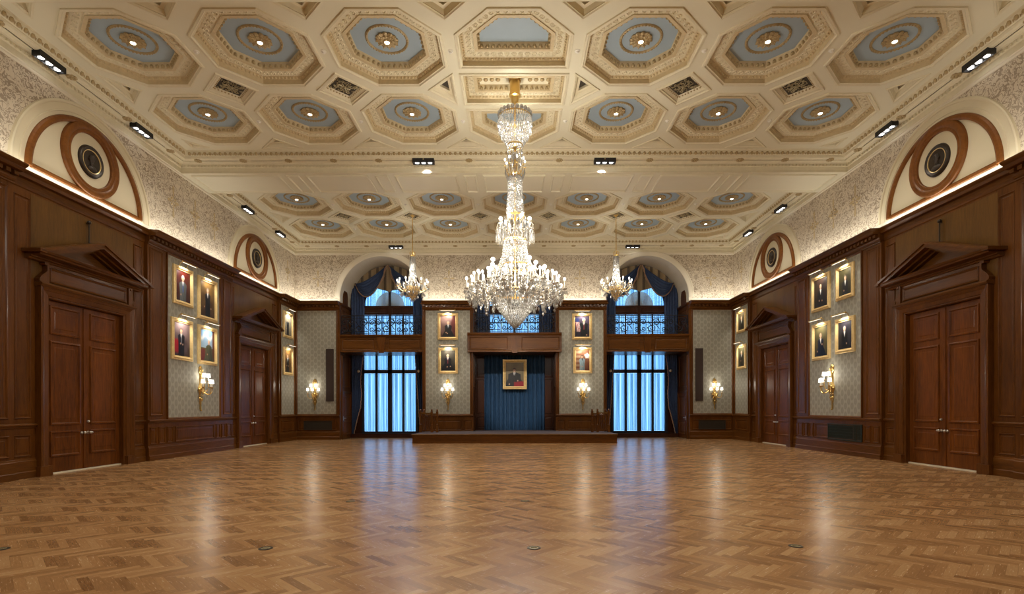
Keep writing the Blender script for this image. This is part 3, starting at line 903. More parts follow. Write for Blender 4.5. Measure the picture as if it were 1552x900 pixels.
# ================================================================== FAR WALL
AX = (-6.3, 0.0, 6.3); AR = 1.95; SPR = 6.72
b = MB()
out = [(-XW, 5.95), (AX[0] - AR, 5.95)]
for c in AX:
    if c > AX[0]: out.append((c - AR, 5.95))
    for k in range(33):
        a = PI - PI * k / 32; out.append((c + AR * math.cos(a), SPR + AR * math.sin(a)))
    out.append((c + AR, 5.95))
out += [(XW, 5.95), (XW, ZS + .1), (-XW, ZS + .1)]
b.holes(T_far, out, [], 0)
wf = b.build('wall_far', 'frieze_paper'); tag(wf, 'far wall: leaf-patterned frieze with three arched window alcoves', 'wall', kind='structure')
b = MB()
b.extrude(T_far, -XW, XW, [(0, ZS - .075), (.02, ZS - .07), (.028, ZS - .04), (.022, ZS - .01), (.04, ZS + .01), (0, ZS + .02)])
for c in AX:
    b.arc(T_far, c, SPR, [(AR, -.02), (AR, .03), (AR + .04, .045), (AR + .19, .045), (AR + .21, .06), (AR + .25, .05), (AR + .26, 0)], 0, PI, 40, zmax=ZS + .04)
    # barrel soffit and plaster reveals
    b.loops([[(c + AR * math.cos(PI * k / 40), y, SPR + AR * math.sin(PI * k / 40)) for k in range(41)] for y in (YF - .02, 26.8)], closed=False)
    for sg in (-1, 1):
        b.box(lambda s, z, d: (s, d, z), *sorted((c + sg * AR, c + sg * (AR + .12))), 6.4, SPR + .02, YF - .03, 26.8)
for s0, s1 in ((-XW, -8.27), (-4.33, -1.97), (1.97, 4.33), (8.27, XW)): b.box(T_far, s0, s1, 6.44, 6.66, -.02, .012)
b.build('arch_moulding', 'plaster_white', wf)
# piers of dark panelling between the alcoves
PIERS = ((-XW, -8.25), (-4.35, -1.95), (1.95, 4.35), (8.25, XW))
PAPER = ((-10.25, -8.42), (-4.2, -2.10), (2.10, 4.2), (8.42, 10.25))
b = MB()
for s0, s1 in PIERS: b.box(T_far, s0, s1, 0, 6.16, -.25, .08)
b.panel(T_far, -10.2, -8.4, .46, .92, .08, .03); b.panel(T_far, 8.4, 10.2, .46, .92, .08, .03)
for sg in (-1, 1):
    for a, c in ((2.03, 2.38), (2.5, 3.95), (4.02, 4.28)): b.panel(T_far, *sorted((sg * a, sg * c)), .46, .92, .08, .03)
for c in AX:
    for sg in (-1, 1):
        b.box(lambda s, z, d: (s, d, z), *sorted((c + sg * AR, c + sg * (AR + .1))), 0, 6.40, YF + .25, 26.8)
        # jamb panels inside the alcoves
        Tj = (lambda s, z, d, c=c, sg=sg: (c + sg * (AR - d), s, z))
        b.panel(Tj, 25.25, 26.4, 2.5, 4.0, 0, .04)
        b.extrude(Tj, YF - .02, 26.7, [(0, 6.36), (.05, 6.38), (.10, 6.42), (.12, 6.46), (0, 6.47)])
        b.panel(Tj, 25.2, 26.5, 5.1, 6.2, 0, .04)
        if c: b.panel(Tj, 25.12, 25.22, .3, 4.0, 0, .02)
b.build('wood_panelling', 'wood', wf)
b = MB()
for s0, s1 in PIERS:
    cornice(b, T_far, s0 + (0 if s0 < -10 else .0), s1, .08, True)
    rail(b, T_far, s0, s1, .08)
b.build('wood_cornice', 'wood_horizontal', wf)
b = MB()
for s0, s1 in PIERS: base(b, T_far, s0, s1, .08)
o = b.build('baseboard_far', 'wood_horizontal'); tag(o, 'dark stained baseboard along the far wall', 'baseboard', kind='structure')
for s0, s1 in PAPER:
    b = MB(); b.box(T_far, s0, s1, 1.21, 6.09, .06, .086); b.build('wallpaper_panel', 'panel_paper', wf)
    b = MB(); b.frame(T_far, s0 - .06, s1 + .06, 1.15, 6.15, [(0, .08), (.0, .11), (.02, .125), (.045, .11), (.065, .086)], False); b.build('panel_moulding', 'wood', wf)
for s in (-9.3, -3.1, 3.1, 9.3):
    b = MB(); z = 7.62
    for a0 in (0, PI / 2, PI, 1.5 * PI):
        ln = .33 if a0 in (PI / 2, 1.5 * PI) else .2
        q = [(s + ln * math.cos(a0) + x * math.sin(a0), z + ln * math.sin(a0) - x * math.cos(a0)) for x in (-.05, .05)]
        b.prism(T_far, [(s, z), q[0], (s + (ln + .08) * math.cos(a0), z + (ln + .08) * math.sin(a0)), q[1]], .002, .006)
    b.build('gilt_stencil', 'stencil', wf)
# back of the alcoves, with window openings
WX = 1.36
for ci, c in enumerate(AX):
    b = MB()
    outer = [(c - AR - .1, -.05), (c + AR + .1, -.05), (c + AR + .1, SPR)] + [(c + (AR + .1) * math.cos(PI * k / 24), SPR + (AR + .1) * math.sin(PI * k / 24)) for k in range(1, 24)] + [(c - AR - .1, SPR)]
    hl = []
    if c: hl.append([(c - WX, .26), (c + WX, .26), (c + WX, 4.6), (c - WX, 4.6)])
    hl.append([(c - WX, 5.02), (c + WX, 5.02), (c + WX, 6.62)] + [(c + WX * math.cos(PI * k / 20), 6.62 + WX * math.sin(PI * k / 20)) for k in range(1, 20)] + [(c - WX, 6.62)])
    b.holes(T_back, outer, hl, 0)
    b.build('alcove_back', 'wood_dark', wf)

# ---- windows
SIDE = ('left', 'middle', 'right')
for ci, c in enumerate(AX):
    t = thing(f'window_{ci + 1}', (c, 26.75, 0), f'tall {SIDE[ci]} alcove window with navy frame' + (' and arched top' if c else ', hidden below by drapes'), 'window', kind='structure')
    Y = 26.75
    xs = (-WX, -.68, 0, .68, WX)
    if c:
        b = MB()
        for x in xs:
            w = .10 if x == 0 else .05 if abs(x) < 1 else .06
            b.box(T_back, c + x - w, c + x + w, .22, 4.6, -.04, .10)
        b.box(T_back, c - WX, c + WX, 3.24, 3.42, -.04, .10); b.box(T_back, c - WX, c + WX, .20, .32, -.04, .12); b.box(T_back, c - WX, c + WX, 4.52, 4.7, -.04, .1)
        b.build('lower_frame', 'muntin', t)
        b = MB(); b.box(T_back, c - 1.9, c + 1.9, 0, .2, .0, .35); b.build('sill', 'wood_dark', t)
        b = MB(); b.box(T_back, c - WX, c + WX, .25, 4.6, -.03, -.02); b.build('pane', 'glass', t)
    b = MB()
    for x in xs:
        w = .06 if x == 0 else .035 if abs(x) < 1 else .05
        b.box(T_back, c + x - w, c + x + w, 5.0, 6.24, -.04, .08)
    b.box(T_back, c - .05, c + .05, 6.6, 7.9, -.04, .08)
    b.box(T_back, c - WX, c + WX, 5.0, 5.08, -.04, .08)
    b.box(T_back, c - WX, c + WX, 5.78, 5.82, -.04, .06)
    b.arc(T_back, c, 6.62, [(WX - .08, -.04), (WX - .08, .06), (WX + .04, .06), (WX + .04, -.04)], 0, PI, 30)
    b.build('upper_frame', 'muntin', t)
    b = MB(); b.box(T_back, c - WX - .02, c + WX + .02, 6.20, 6.64, -.06, .12); b.frame(T_back, c - WX + .1, c - .1, 6.27, 6.54, [(0, .12), (.02, .15), (.05, .14)]); b.frame(T_back, c + .1, c + WX - .1, 6.27, 6.54, [(0, .12), (.02, .15), (.05, .14)])
    b.build('transom', 'wood_dark', t)
    b = MB(); b.box(T_back, c - WX, c + WX, 5.05, 6.25, -.03, -.02); b.box(T_back, c - WX, c + WX, 6.6, 8.0, -.03, -.02); b.build('upper_pane', 'glass', t)
    # radiating pleated fan in the lunette
    b = MB(); n = 44
    def fan(u, v):
        a = PI * u; r = .02 + (WX - .08) * v
        return (c + r * math.cos(a), Y + .02 + .014 * math.cos(u * n * PI * 2), 6.64 + r * math.sin(a))
    b.grid(fan, n * 4, 6)
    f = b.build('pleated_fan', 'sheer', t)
    b = MB()
    def fan2(u, v):
        a = PI * u; r = .72 * v
        return (c + r * math.cos(a), Y - .03 + .008 * math.cos(u * n * PI * 2), 6.65 + r * math.sin(a))
    b.grid(fan2, n * 4, 4); b.build('fan_centre', 'fan_cloth', f)

# ---- sheer pane curtains (inside each light of the window)
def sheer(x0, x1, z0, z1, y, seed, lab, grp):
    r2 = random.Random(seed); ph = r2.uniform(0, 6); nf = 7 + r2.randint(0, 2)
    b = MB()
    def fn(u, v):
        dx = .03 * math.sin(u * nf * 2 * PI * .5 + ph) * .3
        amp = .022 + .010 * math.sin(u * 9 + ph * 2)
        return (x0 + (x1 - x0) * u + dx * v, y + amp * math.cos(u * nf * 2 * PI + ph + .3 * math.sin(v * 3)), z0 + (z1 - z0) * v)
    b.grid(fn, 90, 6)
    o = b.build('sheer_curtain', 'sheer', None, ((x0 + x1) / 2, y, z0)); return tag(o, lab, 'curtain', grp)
POS = ('leftmost', 'second from the left', 'third from the left', 'rightmost')
for ci in (0, 2):
    c = AX[ci]
    xs = (-WX, -.68, 0, .68, WX)
    for k in range(4):
        x0, x1 = c + xs[k] + .05, c + xs[k + 1] - .05
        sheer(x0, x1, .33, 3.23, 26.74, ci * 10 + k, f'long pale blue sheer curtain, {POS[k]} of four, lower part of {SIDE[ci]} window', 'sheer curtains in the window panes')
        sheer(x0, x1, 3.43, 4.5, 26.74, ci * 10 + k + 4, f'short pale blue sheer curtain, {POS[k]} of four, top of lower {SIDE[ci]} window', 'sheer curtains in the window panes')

for ci in range(3):
    c = AX[ci]; xs = (-WX, -.68, 0, .68, WX)
    for k in range(4):
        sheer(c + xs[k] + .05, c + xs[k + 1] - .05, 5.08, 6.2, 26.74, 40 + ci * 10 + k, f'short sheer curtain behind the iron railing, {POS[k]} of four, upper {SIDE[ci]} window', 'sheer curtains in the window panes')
# ---- balconies
def balcony(ci, y0, y1, x0, x1, zb, zt):
    c = AX[ci]
    Tq = lambda s, z, d: (s, y0 - d, z)
    b = MB()
    yb = 24.9 if ci == 1 else y1
    b.box(lambda s, z, d: (s, d, z), x0, x1, zb, zt, y0, yb)
    if ci == 1: b.box(lambda s, z, d: (s, d, z), -1.94, 1.94, zb, zt, yb, y1)
    b.extrude(Tq, x0, x1, [(0, zb), (.03, zb), (.03, zb + .05), (.015, zb + .07), (0, zb + .08)])
    b.extrude(Tq, x0, x1, [(0, zt - .14), (.03, zt - .12), (.05, zt - .08), (.06, zt - .02), (.06, zt), (0, zt)])
    o = b.build(f'trim_{ci + 1}', 'wood_horizontal'); tag(o, f'wooden balcony front across the {SIDE[ci]} alcove', 'balcony', kind='structure')
    b = MB()
    for a, d in ((x0 + .1, c - .32), (c + .32, x1 - .1)): b.panel(Tq, a, d, zb + .1, zt - .2, 0, .035)
    b.build('panel_moulding', 'wood_horizontal', o)
    b = MB(); b.prism(Tq, [(c - .12, zb - .05), (c + .12, zb - .05), (c + .2, zt - .14), (c - .2, zt - .14)], 0, .06); b.build('keystone', 'wood', o)
    return o
for ci in (0, 2): balcony(ci, 25.0, 26.75, AX[ci] - 1.95, AX[ci] + 1.95, 4.14, 4.97)
balcony(1, 24.62, 26.75, -2.2, 2.2, 4.10, 5.0)

def railing(ci, y, x0, x1, zb):
    t = thing('balcony_railing', ((x0 + x1) / 2, y, zb), f'black wrought iron scroll railing on the {SIDE[ci]} balcony', 'railing', 'wrought iron balcony railings')
    zt = zb + .92
    b = MB(); b.box(T_id, x0, x1, zt - .035, zt, y - .03, y + .03); b.build('top_rail', 'black_iron', t)
    b = MB(); b.box(T_id, x0, x1, zb + .06, zb + .085, y - .012, y + .012); b.box(T_id, x0, x1, zt - .14, zt - .12, y - .01, y + .01); b.build('lower_rail', 'black_iron', t)
    n = 6; w = (x1 - x0) / n
    for k in range(n + 1):
        b = MB(); x = min(max(x0 + k * w, x0 + .02), x1 - .02)
        b.box(T_id, x - .014, x + .014, zb, zt, y - .014, y + .014); b.ball((x, y, zb + .46), .03, 6, 5)
        b.build('post', 'black_iron', t)
    for k in range(n):
        b = MB(); cx = x0 + (k + .5) * w; cz = zb + .44
        def spiral(px, pz, r, a0, turns, sg):
            pts = []
            for q in range(29):
                f = q / 28; a = a0 + sg * turns * 2 * PI * f; rr = r * (1 - .82 * f)
                pts.append((px + rr * math.cos(a), y, pz + rr * math.sin(a)))
            b.tube(pts, .021, 5)
        if k % 2 == 0:
            for sg in (-1, 1):
                spiral(cx + sg * .15, cz + .15, .15, PI if sg > 0 else 0, 1.5, -sg)
                spiral(cx + sg * .15, cz - .19, .13, PI if sg > 0 else 0, 1.5, sg)
            b.tube([(cx, y, zb + .07), (cx, y, zt - .12)], .019, 5); b.ball((cx, y, cz), .04, 6, 5)
        else:
            for sg in (-1, 1):
                spiral(cx + sg * .12, cz + sg * .14, .19, (PI if sg > 0 else 0) + .5, 1.6, -1)
            b.tube([(cx - .28, y, cz + .2), (cx - .1, y, cz - .05), (cx + .1, y, cz + .05), (cx + .28, y, cz - .2)], .019, 5)
            b.tube([(cx + .2, y, cz + .34), (cx + .3, y, cz + .1)], .018, 5); b.tube([(cx - .2, y, cz - .34), (cx - .3, y, cz - .1)], .018, 5)
            b.tube([(cx - .3, y, cz - .28), (cx + .3, y, cz - .28)], .018, 5)
        b.build('scrollwork', 'black_iron', t)
for ci in (0, 2): railing(ci, 25.1, AX[ci] - 1.94, AX[ci] + 1.94, 4.97)
railing(1, 24.74, -1.94, 1.94, 5.0)

# ---- side doors in the alcove jambs and the arched niche boards above
for ci, sg, nm, side in ((0, -1, 'door_5', 'left'), (2, 1, 'door_6', 'right')):
    c = AX[ci]
    Tj = (lambda s, z, d, c=c, sg=sg: (c + sg * (AR - d), s, z))
    t = thing(nm, Tj(25.9, 0, 0), f'narrow panelled service door in the outer jamb of the {side} alcove', 'door', kind='structure')
    b = MB()
    lp = [[Tj(25.22 - i, 0, d), Tj(25.22 - i, 2.2 + i, d), Tj(26.5 + i, 2.2 + i, d), Tj(26.5 + i, 0, d)] for i, d in ((0, 0), (0, .05), (.03, .07), (.09, .07), (.10, 0))]
    b.loops(lp, closed=False); b.build('door_casing', 'wood', t)
    b = MB(); b.box(Tj, 25.22, 26.5, .02, 2.2, 0, .03)
    for z0, z1 in ((.2, .85), (1.05, 2.05)): b.panel(Tj, 25.36, 26.36, z0, z1, .03, .05)
    lf = b.build('door_leaf', 'wood_door', t)
    b = MB(); b.tube([Tj(25.34, 1.0, .03), Tj(25.34, 1.0, .10), Tj(25.52, 1.0, .10)], .014, 8); b.tube([Tj(25.34, 1.0, .03), Tj(25.34, 1.0, .04)], .035, 10)
    b.box(Tj, 25.31, 25.37, .9, 1.1, .03, .037)
    b.build('door_handle', 'steel', lf, smooth=True)
    b = MB(); pts = [(25.35, 6.46), (26.0, 6.46)] + [(25.675 + .325 * math.cos(PI * k / 12), 6.85 + .42 * math.sin(PI * k / 12)) for k in range(13)]
    b.prism(Tj, pts, 0, .05)
    o = b.build('arched_board', 'wood'); tag(o, f'arched wooden board standing on the ledge of the {side} alcove', 'panel')

# ---- drapery
def drape(name, lab, xl, xr, z0, z1, y, folds, amp, mt, cat='curtain', grp=None, braid=None, nv=24):
    """xl, xr: edge functions of v (0 bottom .. 1 top)"""
    b = MB(); r2 = random.Random(int(abs(xl(0)) * 1000) + folds)
    ph = [r2.uniform(0, 6) for _ in range(3)]
    def fn(u, v):
        x = xl(v) + (xr(v) - xl(v)) * u
        w = math.cos(u * folds * 2 * PI + .25 * math.sin(v * 4 + ph[0])) + .35 * math.cos(u * folds * 3.3 * PI + ph[1])
        return (x, y + amp * w * (1 - .25 * v), z0 + (z1 - z0) * v)
    b.grid(fn, folds * 9, nv)
    mx = (xl(.5) + xr(.5)) / 2
    o = b.build(name, mt, None, (mx, y, z0), smooth=True); tag(o, lab, cat, grp)
    if braid is not None:
        b = MB(); pts = []
        for k in range(60):
            v = k / 59; p = fn(braid, v); s_ = .012 * math.sin(k * 2.4)
            pts.append((p[0] + s_, p[1] - amp * .8 - .02, p[2]))
        b.tube(pts, .022, 5); b.build('braid', 'braid', o)
    return o
G = 'navy curtains in the alcoves'
for ci, side in ((0, 'left'), (2, 'right')):
    c = AX[ci]; m = 1 if ci == 0 else -1      # mirrored
    # outer drape: nearly full width above, drawn back towards the jamb below
    def inner(v): 
        z = 4.14 * v + .02
        if z > 3.3: return -1.40 + (z - 3.3) * .14
        if z > 1.55: return -1.40 - .02 * math.sin(z * 5)
        return -1.40 - .40 * (1 - z / 1.55) ** .8
    A = (lambda v: c + m * -1.88); B = (lambda v: c + m * inner(v))
    drape('curtain', f'navy drape with braided edge, outer side of the lower {side} window', A, B, .02, 4.14, 26.5, 6, .045, 'navy_cloth', grp=G, braid=1.0)
    def inner2(v):
        z = 4.14 * v + .02
        if z > 3.3: return 1.36 - (z - 3.3) * .06
        return 1.36 + .22 * (1 - z / 3.3)
    A = (lambda v: c + m * inner2(v)); B = (lambda v: c + m * 1.88)
    drape('curtain', f'navy drape with braided edge, inner side of the lower {side} window', A, B, .02, 4.14, 26.5, 5, .04, 'navy_cloth', grp=G, braid=0.0)
    for s_, w in ((-1.5, 'outer'), (1.5, 'inner')):
        b = MB(); b.lathe((c + m * s_, 26.40, 3.33), [(.0, -.06), (.05, -.06), (.075, -.04), (.06, -.02), (.02, -.02), (.02, .03)], 14, axis='y')
        o = b.build('curtain_holdback', 'steel', smooth=True); tag(o, f'round metal curtain holdback, {w} side of the lower {side} window', 'holdback', 'curtain holdbacks')
for ci, side in enumerate(SIDE):
    c = AX[ci]
    for s0, s1, w in ((-1.90, -1.22, 'left'), (1.22, 1.90, 'right')):
        drape('curtain', f'navy drape on the {w} of the upper {side} window above the balcony', (lambda v, s0=s0, s1=s1: c + s0 + (.0 if s0 < 0 else .12 * v * 0)), (lambda v, s1=s1: c + s1), 4.99, 7.62 if ci != 1 else 7.5, 26.45, 5, .04, 'navy_cloth', grp=G)
    # striped lambrequin filling the head of the arch
    b = MB()
    def vf(u, v):
        x = -1.90 + 3.8 * u
        top = SPR + math.sqrt(max(0, (AR - .03) ** 2 - x * x))
        ax = abs(x)
        low = 7.42 - .0 * ax
        if ax < .95: low = 7.30 + .26 * (ax / .95) ** .7 if ax > .04 else 7.30
        if ax > 1.2: low = 7.42 + (ax - 1.2) * .3
        low = min(low, top)
        return (c + x, 26.52 + .03 * math.cos(x * 2.6 * 2 * PI), low + (top - low) * v)
    b.grid(vf, 90, 10)
    lam = b.build('lambrequin', 'striped_cloth', None, (c, 26.5, 7.4), smooth=True); tag(lam, f'tan and brown striped cloth in the head of the {side} arch', 'valance', 'striped valances in the arches')
    for sg, w in ((-1, 'left'), (1, 'right')):
        # swag hung from the crown of the arch to the haunch
        A = Vector((c + sg * .03, 0, 8.62)); Bp = Vector((c + sg * 1.62, 0, 7.70))
        b = MB()
        def sf(u, v):
            p = A.lerp(Bp, u)
            x = p.x; z = p.z
            sag = .18 + 1.02 * v
            prof = (4 * u * (1 - u)) ** .85 * (.55 + .75 * u)
            z -= sag * prof * .86
            x += -sg * (.0 + .22 * v) * math.sin(PI * u) * .6
            top = SPR + math.sqrt(max(0.0, (AR - .05) ** 2 - (x - c) ** 2))
            z = min(z, top)
            return (x, 26.27 - .10 * v * math.sin(PI * u) + .032 * math.cos(v * 6 * 2 * PI), z)
        b.grid(sf, 30, 42)
        s_ = b.build('swag', 'navy_cloth', None, (c, 26.4, 7.7), smooth=True)
        tag(s_, f'navy swag looped across the {w} half of the {side} arch', 'swag', 'navy swags in the arches')
        b = MB(); b.tube([Vector(sf(k / 40, 1.0)) + Vector((0, -.03, -.01)) for k in range(41)], .026, 6)
        b.tube([(c + sg * (.02 + .40 * k / 12 + .05 * math.sin(k * .7)), 26.2, 8.58 - 1.12 * k / 12) for k in range(13)], .022, 5)
        b.build('braid', 'braid', s_)

# ---- stage, its drape and the balustrades
t = thing('stage', (0, 22.15, 0), 'low wooden platform with purple-grey carpet before the middle alcove', 'stage')
b = MB(); b.box(T_id, -4.3, 4.3, 0.0, .36, 22.18, 24.9); b.box(T_id, -1.93, 1.93, 0.0, .36, 24.9, 26.7); b.build('riser', 'wood_horizontal', t)
b = MB(); b.box(T_id, -4.30, 4.30, .36, .385, 22.22, 24.90); b.box(T_id, -1.93, 1.93, .36, .385, 24.9, 26.7); b.build('carpet', 'carpet', t)
b = MB(); b.extrude(lambda s, z, d: (s, 22.18 - d, z), -4.33, 4.33, [(0, .30), (.02, .31), (.045, .345), (.05, .37), (.03, .392), (-.05, .394), (-.05, .34)]); b.build('nosing', 'wood_plain', t)
b = MB(); b.extrude(lambda s, z, d: (s, 22.18 - d, z), -4.31, 4.31, [(0, 0), (.025, 0), (.025, .05), (0, .06)]); b.build('base_moulding', 'wood', t)
# wood side panels beside the drape
b = MB()
for sg in (-1, 1):
    a, d = sorted((sg * 1.44, sg * 1.95)); b.box(T_id, a, d, .38, 4.12, 26.3, 26.7)
    b.panel(lambda s, z, q: (s, 26.3 - q, z), a + .05, d - .05, 1.2, 2.9, 0, .03); b.panel(lambda s, z, q: (s, 26.3 - q, z), a + .05, d - .05, 3.0, 4.0, 0, .03); b.panel(lambda s, z, q: (s, 26.3 - q, z), a + .05, d - .05, .5, 1.05, 0, .03)
b.build('stage_panelling', 'wood_dark', wf)
drape('stage_drape', 'full-height blue drape hanging behind the stage', lambda v: -1.50, lambda v: 1.50, .39, 4.2, 26.2, 22, .05, 'stage_drape')
def balustrade(sg, side):
    y = 23.7
    t = thing('balustrade', (sg * 3.95, y, .385), f'turned wooden balustrade on the {side} end of the stage', 'balustrade', 'stage balustrades')
    z0 = .396
    def newel(x, yy):
        b = MB(); b.box(T_id, x - .055, x + .055, z0, z0 + .3, yy - .055, yy + .055)
        b.lathe((x, yy, z0 + .3), [(.05, 0), (.058, .03), (.035, .06), (.05, .2), (.04, .36), (.055, .42), (.055, .46)], 12)
        b.box(T_id, x - .05, x + .05, z0 + .74, z0 + .93, yy - .05, yy + .05)
        b.lathe((x, yy, z0 + .93), [(.04, 0), (.06, .012), (.03, .03), (.05, .065), (.035, .095), (.01, .11)], 12)
        b.build('newel_post', 'wood', t, smooth=True)
    xs = [sg * 4.22, sg * 3.72, sg * 3.48]
    for x in xs: newel(x, y)
    newel(sg * 4.22, 24.6)
    b = MB(); b.box(T_id, *sorted((sg * 4.22, sg * 3.72)), z0 + .82, z0 + .88, y - .04, y + .04); b.box(T_id, *sorted((sg * 3.72, sg * 3.48)), z0 + .80, z0 + .85, y - .03, y + .03)
    b.box(T_id, sg * 4.22 - .04, sg * 4.22 + .04, z0 + .82, z0 + .88, y, 24.6); b.build('handrail', 'wood_plain', t)
    b = MB(); b.box(T_id, *sorted((sg * 4.22, sg * 3.48)), z0 + .08, z0 + .12, y - .03, y + .03); b.box(T_id, sg * 4.22 - .03, sg * 4.22 + .03, z0 + .08, z0 + .12, y, 24.6); b.build('bottom_rail', 'wood', t)
    b = MB(); b.lathe((0, 0, 0), [(.02, .1), (.026, .16), (.014, .2), (.028, .38), (.016, .56), (.024, .62), (.018, .82)], 8)
    me = b.mesh('baluster', 'wood', smooth=True)
    for k in range(5): put(me, 'baluster', t, (sg * (4.14 - k * .085) - sg * 3.95, 0, 0))
    put(me, 'baluster', t, (sg * 3.60 - sg * 3.95, 0, 0))
    for k in range(6): put(me, 'baluster', t, (sg * .27, .14 + k * .13, 0))
balustrade(-1, 'left'); balustrade(1, 'right')

# ---- flat speaker strips, wainscot grilles, floor boxes
for sg, side in ((-1, 'left'), (1, 'right')):
    b = MB(); b.box(T_far, *sorted((sg * 8.53, sg * 8.89)), 1.81, 4.28, .086, .12)
    o = b.build('wall_speaker', 'speaker_cloth'); tag(o, f'tall dark brown cloth speaker strip on the {side} end of the far wall', 'speaker', 'wall speaker strips')
def grille(T, s0, s1, z0, z1, d, mt, lab, n, verts=True):
    c = T((s0 + s1) / 2, z0, d)
    t = thing('wall_grille', c, lab, 'grille', 'wainscot grilles')
    b = MB(); b.box(T, s0, s1, z0, z1, d, d + .01); b.build('backing', 'grille_back', t)
    b = MB(); b.frame(T, s0, s1, z0, z1, [(0, d), (0, d + .03), (.03, d + .03), (.035, d + .012)], False); b.build('rim', mt, t)
    b = MB()
    for k in range(n):
        s = s0 + .03 + (s1 - s0 - .06) * (k + .5) / n; b.box(T, s - .006, s + .006, z0 + .03, z1 - .03, d + .01, d + .022)
    for k in range(5):
        z = z0 + .03 + (z1 - z0 - .06) * (k + .5) / 5; b.box(T, s0 + .03, s1 - .03, z - .005, z + .005, d + .012, d + .024)
    b.build('lattice', mt, t)
grille(T_far, -9.95, -8.62, .46, .88, .09, 'grille_brown', 'dark wainscot grille under the left end panel of the far wall', 40)
grille(T_far, 8.68, 9.95, .46, .88, .09, 'grille_brown', 'dark wainscot grille under the right end panel of the far wall', 40)
grille(T_right, 15.62, 17.32, .44, .96, .105, 'grille_green', 'greenish wainscot grille under the right wall portraits', 44)
for x, y, w in ((.20, 5.55, 'front row, near the middle of the floor'), (-2.62, 5.55, 'front row, left of the floor'), (2.98, 5.6, 'front row, right of the floor'), (.16, 8.35, 'second row, near the middle of the floor'), (-2.6, 8.35, 'second row, left of the floor'), (-5.4, 5.55, 'at the left edge of the view')):
    t = thing('floor_outlet', (x, y, 0), f'small round brass floor outlet, {w}', 'floor outlet', 'brass floor outlets')
    b = MB(); b.lathe((x, y, 0), [(.072, 0), (.07, .006), (.052, .008), (.05, .004)], 24, cap=False); b.build('ring', 'bronze', t)
    b = MB(); b.lathe((x, y, .004), [(.052, 0), (.0, .001)], 20, cap=False); b.box(T_id, x - .03, x + .03, .004, .012, y - .012, y + .012); b.build('cover', 'grille_gilt', t)
